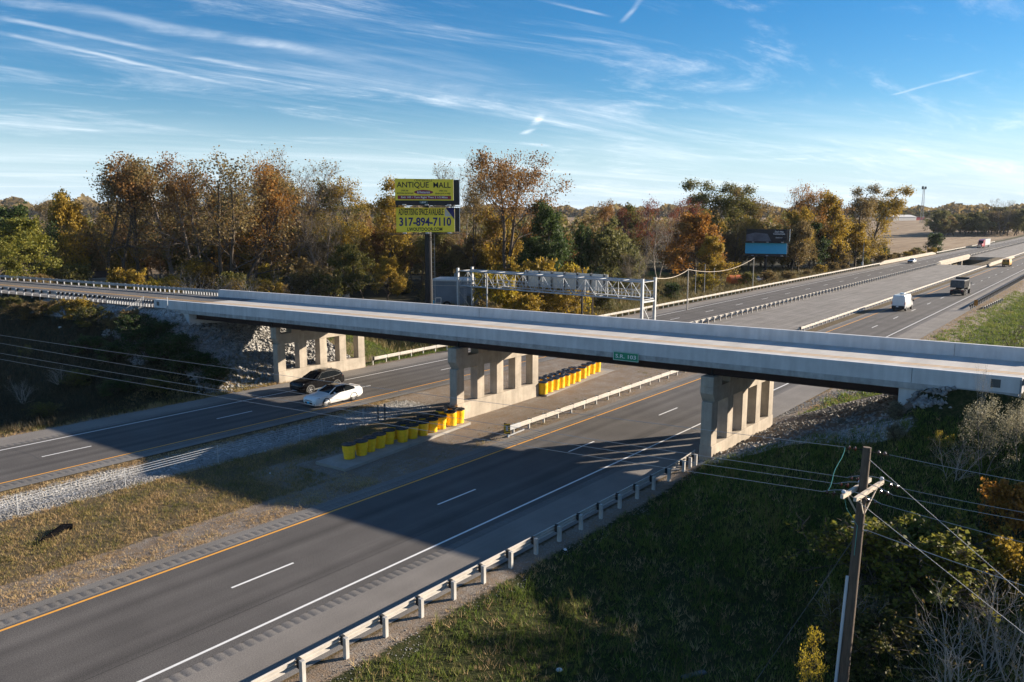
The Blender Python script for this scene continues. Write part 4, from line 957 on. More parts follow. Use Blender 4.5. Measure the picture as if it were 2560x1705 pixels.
def dump_truck():
    r = empty('dump_truck', (-27.9, 174.6, .005), R(90)-.015, 'dark dump truck with a scuffed tailgate driving away ahead of the white van', 'truck')
    part(r, 'tailgate', 'dump_grey', lambda m: m.box((-3.62, 0, 2.15), (.10, 2.30, 1.25), 0, .02))
    part(r, 'bed', 'dump_dark', lambda m: (m.box((-1.4, 1.18, 2.15), (4.3, .08, 1.25), 0, .02), m.box((-1.4, -1.18, 2.15), (4.3, .08, 1.25), 0, .02), m.box((-1.4, 0, 1.52), (4.3, 2.36, .10)), m.box((.75, 0, 2.4), (.10, 2.36, 1.7)),
        *[m.box((-3.2+.62*k, s*1.24, 2.15), (.10, .08, 1.25)) for k in range(7) for s in (-1, 1)]))
    part(r, 'load_cover', 'dump_grey', lambda m: m.box((-1.4, 0, 2.80), (4.2, 2.30, .14), 0, .05))
    part(r, 'frame', 'black', lambda m: (m.box((-.2, .45, 1.02), (6.6, .14, .30)), m.box((-.2, -.45, 1.02), (6.6, .14, .30)), m.box((-3.55, 0, .75), (.08, 2.2, .7))))
    part(r, 'cab', 'dump_dark', lambda m: m.sweep([[(x, s*y*k, z) for s, y, z in ((1,1.08,.9),(1,1.1,1.6),(1,.98,zt),(-1,.98,zt),(-1,1.1,1.6),(-1,1.08,.9))] for x, zt, k in ((.95, 2.75, 1), (2.0, 2.75, 1), (2.5, 1.95, .97), (3.7, 1.75, .85))]))
    part(r, 'rear_window', 'glass', lambda m: m.box((.93, 0, 2.35), (.03, 1.3, .45)))
    for s in (-1, 1):
        part(r, 'taillight', 'lamp_red', lambda m: m.box((-3.6, s*.9, .95), (.05, .25, .12))); part(r, 'mirror', 'chrome', lambda m: m.box((2.2, s*1.38, 2.1), (.10, .18, .45), 0, .03))
        part(r, 'exhaust_stack', 'chrome', lambda m: m.tube([(.85, s*1.0, 1.0), (.85, s*1.0, 3.1)], .08, 8)); part(r, 'mud_flap', 'black', lambda m: m.box((-3.2, s*.95, .55), (.03, .6, .7)))
    simple_wheels(r, ((-2.6, .98), (-1.3, .98), (2.75, 1.0)), .50, .36)
dump_truck()
def work_van():
    r = empty('work_van', (-33.0+.05, 278.6, .005), R(90)-.015, 'mustard orange van with ladder rack driving away near the creek opening', 'van')
    m = MB(); m.sweep([[(x, s*y*k, z) for s, y, z in ((1,.90,.5),(1,1.0,.9),(1,.97,1.5),(1,.86,zt),(-1,.86,zt),(-1,.97,1.5),(-1,1.0,.9),(-1,.90,.5))][::-1] for x, zt, k in ((-2.6, 2.15, .98), (1.2, 2.2, 1), (2.0, 1.45, .97), (2.8, 1.1, .88))]); m.build('body', M['mustard'], r, False, True)
    part(r, 'bumper', 'dark_plastic', lambda m: m.box((-2.65, 0, .55), (.16, 1.9, .25), 0, .03)); [part(r, 'rear_window', 'glass', lambda m: m.box((-2.60, s*.42, 1.75), (.05, .6, .45))) for s in (-1, 1)]
    part(r, 'roof_rack', 'galv', lambda m: (*[m.bar((x, -.8, 2.36), (x, .8, 2.36), .05) for x in (-2.2, -.6, .9)], m.bar((-2.4, .7, 2.42), (1.0, .7, 2.42), .07), m.bar((-2.4, -.7, 2.42), (1.0, -.7, 2.42), .07)))
    for s in (-1, 1): part(r, 'taillight', 'lamp_red', lambda m: m.box((-2.60, s*.9, 1.05), (.06, .12, .3)))
    simple_wheels(r, ((-1.6, .86), (1.7, .86)), .36)
work_van()
def far_car():
    st = [(2.4, .36, .5, .46, .62, .66, .6, .72, .46, .02), (2.25, .22, .7, .4, .86, .8, .8, .86, .6, .03), (1.4, .2, .78, .38, .92, .95, .88, 1.0, .74, .03), (.95, .2, .78, .38, .92, .98, .88, 1.05, .74, .03),
          (.2, .2, .78, .38, .92, 1.0, .9, 1.45, .6, .04), (-.6, .2, .78, .38, .92, 1.0, .9, 1.5, .6, .04), (-1.3, .2, .78, .38, .92, 1.02, .9, 1.42, .6, .04), (-1.9, .22, .78, .4, .92, 1.02, .86, 1.1, .7, .02), (-2.35, .3, .7, .46, .84, .9, .78, .98, .6, .01)]
    r = loft_car('sedan', 'white car with dark grille approaching on the far lanes beside the creek bridge parapet', 'car', (-59.1, 279.5, .005), R(-90)-.015, st, 'paint_white', [(4, 6)], (3, 4), (6, 7), ((1.4, .8), (-1.4, .8)), .33)
    part(r, 'grille', 'dark_plastic', lambda m: m.box((2.36, 0, .55), (.2, 1.5, .42), 0, .03))
far_car()
def semi():
    r = empty('semi_truck', (-61.9, 432, .005), R(-90)-.015, 'red semi truck with a white box trailer driving towards the camera on the far lanes', 'truck')
    m = MB(); m.sweep([[(x, s*y*k, z) for s, y, z in ((1,1.15,.7),(1,1.2,1.7),(1,1.1,zt),(-1,1.1,zt),(-1,1.2,1.7),(-1,1.15,.7))] for x, zt, k in ((.6, 3.9, 1), (2.6, 3.5, 1), (3.4, 2.2, .98), (5.4, 1.8, .80))]); m.build('cab', M['red_paint'], r, False, True)
    part(r, 'windscreen', 'glass', lambda m: m.bar((2.66, 0, 3.36), (3.40, 0, 2.26), 2.0, .05, up=(1, 0, 1)))
    part(r, 'grille', 'chrome', lambda m: m.box((5.42, 0, 1.25), (.08, 1.1, .95), 0, .03)); part(r, 'bumper', 'chrome', lambda m: m.box((5.5, 0, .62), (.2, 2.2, .35), 0, .05))
    part(r, 'trailer', 'paint_white', lambda m: m.box((-6.8, 0, 2.55), (13.6, 2.6, 2.85), 0, .04)); part(r, 'trailer_frame', 'black', lambda m: m.box((-6.8, 0, 1.02), (13.2, 1.2, .2)))
    for s in (-1, 1): part(r, 'side_fairing', 'red_paint', lambda m: m.box((.9, s*1.15, 1.4), (1.8, .1, 1.4), 0, .03)); part(r, 'mirror', 'chrome', lambda m: m.box((2.9, s*1.42, 2.5), (.12, .16, .5)))
    simple_wheels(r, ((4.3, 1.0), (.3, .95), (-.9, .95), (-11.2, .95), (-12.5, .95)), .50, .34)
semi()
# ------------------------------------------------------------------ billboards
def big_billboard():
    d = 132.0; c = at_d(1063, 560, d); gx, gy = float(at_d(1072, 700, d)[0]), float(at_d(1072, 700, d)[1]); gzv = gz(gx, gy)
    az = math.atan2(-c[0], c[1]); rz = az + R(9)                # faces roughly the camera, turned a little
    r = empty('billboard', (gx, gy, gzv), rz, 'tall black pole billboard with two stacked yellow boards, antique mall above phone number', 'billboard', 'billboards')
    s = d/FPX; zc = lambda v: float(at_d(1063, v, d-.8)[2]) - gzv
    xo = lambda u: (u-1072)*s*1.0
    def board(u0, u1, v0, v1, name):
        x0, x1, z1, z0 = xo(u0), xo(u1), zc(v0), zc(v1)
        m = MB(); m.box(((x0+x1)/2, -.85, (z0+z1)/2), (x1-x0, .14, z1-z0)); b = m.build(name, M['bill_yellow'], r, False); return b, x0, x1, z0, z1
    b, x0, x1, z0, z1 = board(991.5, 1134, 447.5, 501, 'upper_panel'); w, h = x1-x0, z1-z0; cx, cz = (x0+x1)/2, (z0+z1)/2; f = -.928
    def T(par, s_, mt, fx, fz, fw, fh, bold=0.0): lettering(s_, M[mt], par, x0+fx*w, z0+fz*h, fw*w, fh*h, f, bold)
    T(b, 'CENTERVILLE', 'bill_black', .48, .93, .31, .095); T(b, 'ANTIQUE  MALL', 'bill_black', .49, .70, .93, .31, .014)
    T(b, 'OVER 500', 'bill_black', .16, .45, .12, .075, .02); T(b, 'BOOTHS & SHOWCASES', 'bill_black', .17, .325, .28, .075, .02)
    T(b, 'OPEN 10-6', 'bill_black', .82, .45, .14, .075, .02); T(b, 'SEVEN DAYS A WEEK', 'bill_black', .82, .325, .27, .075, .02)
    m = MB(); m.box((x0+.50*w, f+.002, z0+.135*h), (.92*w, .006, .175*h)); m.build('red_band', M['bill_maroon'], b, False)
    m = MB(); n = 28; vs = [(x0+.485*w+.165*w*math.cos(2*math.pi*k/n), f, z0+.385*h+.105*h*math.sin(2*math.pi*k/n)) for k in range(n)]; m.add(vs, [tuple(range(n))]); m.build('oval', M['bill_maroon'], b, False)
    f = -.936; T(b, '& Restaurant', 'sign_white', .485, .385, .22, .115, .015); T(b, 'Exit 145 \u2022 Turn Right Then 2 1/2 Miles', 'sign_white', .50, .135, .80, .12, .015)
    m = MB(); m.box((cx, -.85, z0-.42), (w, .16, .80)); m.build('skirt', M['black'], b, False)
    f = -.936; lettering('L&W', M['sign_white'], b, x0+.48*w, z0-.30, .9, .26, f, .01)
    m = MB(); 
    for zz in (z0-.14, z0-.46): m.box((x0+.48*w, f, zz), (1.3, .004, .03))
    for xx in (x0+.48*w-.65, x0+.48*w+.65): m.box((xx, f, z0-.30), (.03, .004, .34))
    m.build('name_frame', M['copper_green'], b, False)
    ux = x1; uz0, uz1 = z0, z1
    b, x0, x1, z0, z1 = board(992.5, 1136.5, 519, 580, 'lower_panel'); w, h = x1-x0, z1-z0; f = -.928
    T(b, 'ADVERTISING SPACE AVAILABLE', 'bill_black', .425, .825, .77, .27, .02); T(b, '317-894-7110', 'bill_navy', .495, .42, .89, .36, .03); T(b, 'LWOUTDOOR.COM', 'bill_black', .485, .115, .60, .145, .03)
    m = MB(); m.add([(x0+.845*w, f, z0+h*.998), (x1-.004, f, z0+.50*h), (x1-.004, f, z0+h*.998)], [(0, 1, 2)]); m.build('corner_navy', M['bill_navy'], b, False)
    m = MB(); m.add([(x0+.832*w, f, z0+h*.99), (x0+.832*w, f, z0+.64*h), (x0+.945*w, f, z0+.65*h)], [(0, 1, 2)]); m.build('page_curl', M['sign_back'], b, False)
    # back faces, gap frame, catwalks, lamps
    for nm, za, zb in (('rear_panel', uz0-.7, uz1), ('rear_panel', z0, z1)):
        m = MB(); m.box(((x0+x1)/2+.75, .95, (za+zb)/2), (w+.9, .14, zb-za)); m.build(nm, M['black'], r, False)
    m = MB()
    for k in range(7):
        zz = z0+(uz1-z0)*k/6
        for xx in (x0+.3, x1-.15): m.bar((xx, -.8, zz), (xx, .9, zz), .10)
    for xx in (x0+.3, (x0+x1)/2, x1-.15):
        for yy in (-.62, .72): m.bar((xx, yy, z0), (xx, yy, uz1-.05), .13)
    m.build('frame', M['black'], r, False)
    m = MB(); m.bar((x1+.02, -.86, z0), (x1+.02, -.86, z1), .05, .10); m.bar((ux+.02, -.86, uz0), (ux+.02, -.86, uz1), .05, .10); m.bar((x1+1.22, .9, z0), (x1+1.22, .9, z1), .06, .10); m.bar((x1+1.22, .9, uz0-.7), (x1+1.22, .9, uz1), .06, .10); m.build('edge_trim', M['sign_white'], r, False)
    for zz in (z0-.32, uz0-.92):
        m = MB(); m.box(((x0+x1)/2, -1.35, zz), (w+2.2, .75, .07)); m.box(((x0+x1)/2, 1.35, zz), (w+2.2, .75, .07)); 
        for k in range(5): m.bar((x0+.5+k*(w-1)/4, -1.7, zz-.02), (x0+.5+k*(w-1)/4, 1.7, zz-.02), .09)
        m.build('catwalk', M['black'], r, False)
        for k in (0.12, .5, .88):
            m = MB(); m.bar((x0+w*k, -1.4, zz), (x0+w*k, -2.1, zz+.12), .05); m.box((x0+w*k, -2.15, zz+.18), (.62, .28, .20), 0, .04); m.build('lamp', M['galv'], r, False)
    m = MB(); m.tube([(0, 0, -.5), (0, 0, 5.6)], .66, 20); m.tube([(0, 0, 5.5), (0, 0, z0+.4)], .58, 20); m.tube([(0, 0, z0), (0, 0, uz1-.4)], .42, 14); m.build('pole', M['black'], r, False, True)
    m = MB()
    for s in (-.17, .17): m.bar((.98+s*.2, -.30+s, .3), (.98+s*.2, -.30+s, z0-.3), .05)
    for k in range(int((z0-.8)/.75)): m.bar((.62, -.25, .9+k*.75), (.98, -.3, .9+k*.75), .035)
    m.build('ladder', M['galv_old'], r, False)
    m = MB(); m.box((.72, -.2, 1.6), (.14, .3, .9)); m.build('meter_box', M['bill_cyan'], r, False)
    return r
big_billboard()
def small_billboard():
    d = 215.0; p = at_d(1912, 690, d); g0 = gz(p[0], p[1]); az = math.atan2(-p[0], p[1])
    r = empty('billboard', (float(p[0]), float(p[1]), g0), az+R(-6), 'smaller billboard with a grey board above a bright blue board, before orange trees', 'billboard', 'billboards')
    s = d/FPX; zc = lambda v: float(at_d(1912, v, d)[2])-g0; xo = lambda u: (u-1912)*s
    def board(u0, u1, v0, v1, name, mt):
        m = MB(); m.box(((xo(u0)+xo(u1))/2, -.7, (zc(v0)+zc(v1))/2), (xo(u1)-xo(u0), .14, zc(v0)-zc(v1))); return m.build(name, M[mt], r, False), xo(u0), xo(u1), zc(v1), zc(v0)
    b, x0, x1, z0, z1 = board(1863.5, 1961.5, 573, 603, 'upper_panel', 'bill_dark'); w, h = x1-x0, z1-z0
    m = MB(); f = -.776; m.add([(x0+.01, f, z0), (x0+.62*w, f, z0), (x0+.52*w, f, z0+.62*h), (x0+.22*w, f, z0+.72*h), (x0+.01, f, z0+.55*h)], [(0, 1, 2, 3, 4)]); m.build('grey_print', M['bill_grey'], b, False)
    for s_, fx, fz, fw, fh in (("Don't Wait.", .80, .80, .21, .15), ('Communicate.', .80, .63, .29, .13), ('Ready.gov', .80, .30, .16, .10)): lettering(s_, M['sign_white'], b, x0+fx*w, z0+fz*h, fw*w, fh*h, -.778, .02)
    b, x0, x1, z0, z1 = board(1862.5, 1961, 607.5, 634, 'lower_panel', 'bill_cyan')
    m = MB(); m.box(((x0+x1)/2, -.7, z0-.32), (w, .16, .6)); m.box(((x0+x1)/2, -.7, z1+.20), (w, .16, .36)); m.build('skirt', M['black'], r, False)
    m = MB(); m.box(((x0+x1)/2+.3, .9, (z0+zc(573))/2), (w, .14, zc(573)-z0)); m.build('rear_panel', M['black'], r, False)
    m = MB(); m.bar((x1+.03, -.7, z0), (x1+.03, -.7, z1), .06, .12); m.bar((x1+.5, .8, z1+.5), (x1+.5, .8, zc(573)), .10, .15); m.build('edge_trim', M['sign_white'], r, False)
    for zz in (z0-.65, z1+.1):
        m = MB(); m.box(((x0+x1)/2, -1.2, zz), (w+1.2, .7, .07)); m.box(((x0+x1)/2, 1.2, zz), (w+1.2, .7, .07)); m.build('catwalk', M['black'], r, False)
        for k in (.2, .55, .9): m = MB(); m.box((x0+w*k, -1.9, zz+.18), (.6, .3, .2), 0, .04); m.bar((x0+w*k, -1.2, zz), (x0+w*k, -1.9, zz+.1), .05); m.build('lamp', M['galv'], r, False)
    m = MB(); m.tube([(0, 0, -.4), (0, 0, zc(573)-.3)], .36, 14); m.build('pole', M['black'], r, False, True)
small_billboard()

# ------------------------------------------------------------------ steel sign gantry over the far carriageway
def gantry():
    A0 = np.array([-78.6, 86.0]); B0 = np.array([-47.45, 84.8]); dY = 3.15; zt = 7.5
    r = empty('sign_gantry', (-63, 87, 0), 0, 'galvanised steel truss sign gantry over the far carriageway, its sign panel seen from behind', 'gantry')
    ends = [(A0, 'left'), (B0, 'right')]
    for P, _ in ends:
        for k in (0, 1):
            m = MB(); x, y = P[0], P[1]+dY*k; g = gz(x, y); m.box((x, y, (g-.4+zt)/2), (.30, .30, zt-g+.4)); m.box((x, y, zt+.02), (.36, .36, .04)); m.build('post', M['galv'], r)
        m = MB(); x = P[0]; m.bar((x, P[1], .7), (x, P[1]+dY, .7), .16); m.bar((x, P[1], 4.7), (x, P[1]+dY, 4.7), .2); m.bar((x, P[1], 4.4), (x, P[1]+dY, .9), .10); m.bar((x, P[1]+dY, .6), (x, P[1]+.4, -.1), .1); m.build('end_brace', M['galv'], r)
    zu, zl = 7.12, 4.95; n = 9; lines = []
    def pt(t, k): p = A0+(B0-A0)*t; return (p[0], p[1]+dY*k)
    off = .28
    def P3(t, k, z): x, y = pt(t, k); return (x, y+(off if k == 0 else -off), z)
    for k in (0, 1):
        for z in (zu, zl): m = MB(); m.tube([P3(0, k, z), P3(1, k, z)], .10, 8); m.build('chord', M['galv'], r)
        m = MB()
        for i in range(n):
            a, b = i/n, (i+1)/n
            m.bar(P3(a, k, zl), P3((a+b)/2, k, zu), .065); m.bar(P3((a+b)/2, k, zu), P3(b, k, zl), .065); m.bar(P3((a+b)/2, k, zu), P3((a+b)/2, k, zl), .055)
        m.build('lacing', M['galv'], r)
    m = MB()
    for i in range(n+1): m.bar(P3(i/n, 0, zu), P3(i/n, 1, zu), .07); m.bar(P3(i/n, 0, zl), P3(i/n, 1, zl), .08)
    for i in range(n): m.bar(P3(i/n, 0, zu), P3((i+1)/n, 1, zu), .06)
    m.build('cross_members', M['galv'], r)
    m = MB()
    a, b = P3(0, 1, zl+.07), P3(1, 1, zl+.07); m.sweep([[(a[0], a[1]-.9+.1, a[2]), (a[0], a[1]+.1, a[2]), (a[0], a[1]+.1, a[2]+.04), (a[0], a[1]-.8, a[2]+.04)], [(b[0], b[1]-.8, b[2]), (b[0], b[1]+.1, b[2]), (b[0], b[1]+.1, b[2]+.04), (b[0], b[1]-.8, b[2]+.04)]]); m.build('walkway', M['galv'], r)
    m = MB()
    for yo in (-.85, .12):
        for h in (.45, .9): m.bar((a[0], a[1]+yo, a[2]+h), (b[0], b[1]+yo, b[2]+h), .045)
        for i in range(31): t = i/30; p = [a[j]+(b[j]-a[j])*t for j in range(3)]; m.bar((p[0], p[1]+yo, p[2]), (p[0], p[1]+yo, p[2]+.95), .04)
    m.build('handrail', M['galv'], r)
    # sign panel, seen from the back, with its hangers
    y_s = 86.0+dY+.45; x0, x1 = float(at_x(1308, 700, -68.5)[0]), 0
    xa, xb = -69.2, -54.2
    for u, tgt in ((1308, 'a'), (1516, 'b')):
        d_ = ray(u, 690); t = (y_s-.4)/d_[1]; xx = CAM[0]+d_[0]*t
        if tgt == 'a': xa = xx
        else: xb = xx
    ys_ = y_s
    m = MB(); m.box(((xa+xb)/2, ys_, 6.30), (xb-xa, .06, 2.25)); m.build('sign_panel', M['sign_back'], r)
    for k in range(7): m = MB(); x = xa+.5+(xb-xa-1.0)*k/6; m.box((x, ys_-.14, 6.32), (.17, .20, 2.4)); m.build('sign_hanger', M['dump_grey'], r)
    m = MB()
    for k in range(10): zz = 5.25+.22*k; m.box(((xa+xb)/2, ys_-.045, zz), (xb-xa-.06, .025, .05))
    m.build('panel_ribs', M['sign_back'], r)
    m = MB(); x, y = A0[0]+.55, A0[1]+.9
    for s in (-.2, .2): m.bar((x, y+s, .1), (x, y+s, 5.6), .05)
    for k in range(13): m.bar((x, y-.2, .4+.4*k), (x, y+.2, .4+.4*k), .04)
    m.build('ladder', M['galv'], r)
    return r
gantry()

# ------------------------------------------------------------------ utility pole in the right foreground and its wires
PD = 25.0
def big_pole():
    top = at_d(2168, 1118, PD); bx = at_d(2106, 1712, PD*.985); d = (top-bx)
    b = bx - d*0.75; g = gz(b[0], b[1])
    t = (g-.3-bx[2])/d[2]; b = bx + d*t
    r = empty('utility_pole', tuple(b), 0, 'weathered wooden utility pole with double crossarms in the right foreground', 'utility pole', 'utility poles')
    T = Vector(top); B = Vector(b); U = (T-B).normalized()
    m = MB(); m.tube([B, B.lerp(T, .5), T], [.185, .160, .128], 14); m.build('pole', M['wood'], r, True, True)
    arm_dir = Vector((.10, 1.0, 0)).normalized(); wdir = Vector((-1.0, .0, 0)).normalized()
    ac = T - U*1.40; L2 = 1.18
    arms = []
    for s in (-1, 1):
        c = ac + wdir*(.20*s); m = MB(); m.bar(c-arm_dir*L2, c+arm_dir*L2, .10, .13); o = m.build('crossarm', M['wood_arm'], r); arms.append(c)
        m = MB(); m.bar(c+arm_dir*.75-U*.05, ac-U*.85+wdir*(.10*s), .03, .05); m.bar(c-arm_dir*.75-U*.05, ac-U*.85+wdir*(.10*s), .03, .05); m.build('brace', M['wood_arm'], r)
    dead = []                                                    # dead-end points either side: three on the arms, one at the pole top
    spots = [(ac, -.98), (ac, .10), (ac, .98)]
    def string(p, q, n=2):
        m = MB(); p, q = Vector(p), Vector(q); dd = q-p
        for k in range(n):
            c = p + dd*(.42+.34*k); ax = dd.normalized()
            m.tube([c-ax*.045, c-ax*.02, c, c+ax*.03, c+ax*.05], [.03, .075, .08, .05, .025], 10)
        m.tube([p, q], .012, 5); return m.build('insulator', M['insul'], r, True, True)
    outL, outR = [], []
    for c, o in spots:
        for s, lst in ((1, outL), (-1, outR)):
            p = ac + arm_dir*o + wdir*(.26*s); q = p + wdir*(.62*s) - Vector((0, 0, .03)); string(p, q); lst.append(q)
    tp = T - U*.12
    for s, lst in ((1, outL), (-1, outR)):
        q = tp + wdir*(.68*s); string(tp+wdir*(.14*s), q, 2); lst.append(q)
    for c, o in ((arms[1], -1.05), (arms[0], 1.08), (arms[1], .30)):
        p = c + arm_dir*o + Vector((0, 0, .07)); m = MB(); m.lathe(tuple(p), [(.03, 0), (.05, .02), (.075, .05), (.06, .09), (.04, .12)], 10); m.build('pin_insulator', M['pvc'], r, True, True)
    # jumpers over the arms, green ground wire, conduit
    for i in range(3):
        a, b2 = outL[i], outR[i]; mid = (a+b2)/2 + Vector((0, 0, .42)); pts = [a.lerp(mid, t)*(1-t)+mid.lerp(b2, t)*t for t in np.linspace(0, 1, 10)]
        m = MB(); m.tube(pts, .012, 5); m.build('jumper_wire', M['wire'], r)
    m = MB(); p = outL[3]; q = outL[0]+Vector((.15, 0, .05)); pts = [p.lerp(q, t)+Vector((.03*math.sin(t*9), .02*math.sin(t*7), 0)) for t in np.linspace(0, 1, 9)]; m.tube(pts, .012, 5)
    m.tube([arms[1]-arm_dir*1.0, arms[1]-arm_dir*.7-U*.5, T-U*2.6-arm_dir*.15, T-U*3.6-arm_dir*.16], .010, 5); m.build('ground_wire', M['copper_green'], r)
    m = MB(); e = arm_dir*0; side = Vector((-.78, -.62, 0))
    m.tube([B+side*.24+U*.2, B.lerp(T, .50)+side*.21], .052, 8); m.build('conduit', M['pvc'], r)
    m = MB()
    for t in (2.55, 2.75):
        m.bar(T-U*t+wdir*.24, T-U*t-wdir*.24, .03, .03)
    m.build('brackets', M['galv'], r)
    return r, T, U, wdir, outL, outR, arms, arm_dir
POLE, PT, PU, PW, OL, OR_, ARMS, ADIR = big_pole()
def wires():
    def sagw(name, label, a, b, sag, rr=.0085, n=26, mt='wire', group='power lines'):
        a, b = Vector(a), Vector(b); pts = [a.lerp(b, t) - Vector((0, 0, sag*4*t*(1-t))) for t in np.linspace(0, 1, n)]
        m = MB(); m.tube([p for p in pts], rr, 5); o = m.build(name, M[mt]); return tag(o, label, 'wire', group)
    # where the four wires leave the frame on the left, continued to a pole beyond it
    vleft = [897, 882, 857, 837]                                 # pixel rows at the left edge, lowest line = nearest arm end
    names = ['lowest of the four wires going left from the foreground pole', 'second wire from the bottom going left from the foreground pole', 'third wire from the bottom going left from the foreground pole', 'topmost of the four wires going left from the foreground pole']
    for i in range(4):
        p = OL[i]; e = at_d(0, vleft[i], 49.5+.9*min(i, 2)); d = Vector(e)-p; q = p + d*1.25; q.z += .15
        sagw('power_line', 'thin power line, ' + names[i], p, q, .22)
    vr = [1345, 1290, 1270, 1193]; nr = ['lowest of the four wires leaving the pole to the right', 'second wire from the bottom leaving the pole to the right', 'third wire from the bottom leaving the pole to the right', 'topmost wire leaving the pole to the right']
    for i in range(4):
        p = OR_[i]; e = Vector(at_d(2560, vr[i], 22.5+.6*min(i, 2))); d = e-p; q = p+d*5.0; q.z += .9
        sagw('power_line', 'thin power line, ' + nr[i], p, q, .5)
    p = PT-PU*2.72-PW*.2; e = Vector(at_d(2560, 1440, 22.5)); sagw('power_line', 'thin dark wire leaving the pole below its crossarms to the right', p, p+(e-p)*4.0, .4, .012)
    # guy wires
    p = PT-PU*.32; e = Vector(at_d(2480, 1418, 22.0)); q = p+(e-p)*2.2; sagw('guy_wire', 'steel guy wire slanting down right from the top of the foreground pole', p, q, .0, .011, 6, 'galv_old', 'guy wires')
    p = ARMS[1]-ADIR*.6-Vector((0, 0, .06)); e = Vector(at_d(2455, 1500, 21.5)); q = p+(e-p)*2.2; sagw('guy_wire', 'steel guy wire slanting down right from the crossarm of the foreground pole', p, q, .0, .011, 6, 'galv_old', 'guy wires')
    p = PT-PU*2.85; e = Vector(at_d(1905, 1680, 25)); sagw('guy_wire', 'thin dark guy wire slanting down left from the foreground pole', p, p+(e-p)*1.15, 0, .011, 6, 'dump_grey', 'guy wires')
wires()

# ------------------------------------------------------------------ smaller poles beyond the overpass
def small_pole(u, vt, d, label, mt='wood', rr=.14, extra=None, cat='utility pole', group='small poles'):
    p = at_d(u, vt, d); g = gz(p[0], p[1]); r = empty('utility_pole' if cat == 'utility pole' else 'pole', (float(p[0]), float(p[1]), g), 0, label, cat, group)
    m = MB(); m.tube([(0, 0, -.3), (0, 0, float(p[2])-g)], [rr, rr*.75], 8); m.build('pole', M[mt], r, False, True)
    if extra: extra(r, float(p[2])-g)
    return Vector(p)
small_pole(1456, 675, 112, 'dark thick pole standing right behind the sign panel of the gantry', 'black', .17)
small_pole(1482, 700, 116, 'short brown wooden post right of the dark pole under the gantry', 'wood', .12)
small_pole(1217, 684, 104, 'thin grey pole behind the left part of the gantry', 'post_grey', .12)
P1 = small_pole(1721, 672, 128, 'wooden pole carrying a drooping cable, beside the round green bush', 'wood_arm', .12)
P2 = small_pole(1885, 643, 172, 'wooden pole carrying a drooping cable, in front of the smaller billboard', 'wood_arm', .13)
for u, vt, d in ((1740, 672, 160), (1763, 660, 165), (1786, 670, 168)):
    small_pole(u, vt, d, {1740: 'left one of three thin posts between the two cable poles', 1763: 'middle one of three thin posts between the two cable poles', 1786: 'right one of three thin posts between the two cable poles'}[u], 'post_grey', .09, None, 'post')
def lampx(r, h):
    m = MB(); m.box((.1, -.2, h-.2), (.5, .3, .25), 0, .05); m.build('lamp', M['galv'], r, False); m = MB(); m.box((-.02, -.22, 1.5), (.45, .35, 1.1), 0, .03); m.build('control_box', M['pvc'], r, False)
small_pole(2161, 592, 240, 'tall grey pole with a control box in front of the slender trees by the road', 'post_grey', .19, lampx)
def cable(a, b, sag, label):
    pts = [a.lerp(b, t)-Vector((0, 0, sag*4*t*(1-t))) for t in np.linspace(0, 1, 18)]; m = MB(); m.tube(pts, .034, 5); tag(m.build('cable', M['wood_arm']), label, 'cable', 'drooping cables')
cable(Vector((-47.3, 88, 7.45)), P1-Vector((0, 0, .1)), .5, 'pale cable running from the right gantry post to the first wooden pole'); cable(P1-Vector((0, 0, .1)), P2-Vector((0, 0, .2)), 1.35, 'pale drooping cable between the two wooden poles')
P0 = Vector(at_d(1080, 713, 131)); cable(P0, Vector((-79, 92, 4.6)), .1, 'pale cable from the billboard pole to the gantry')

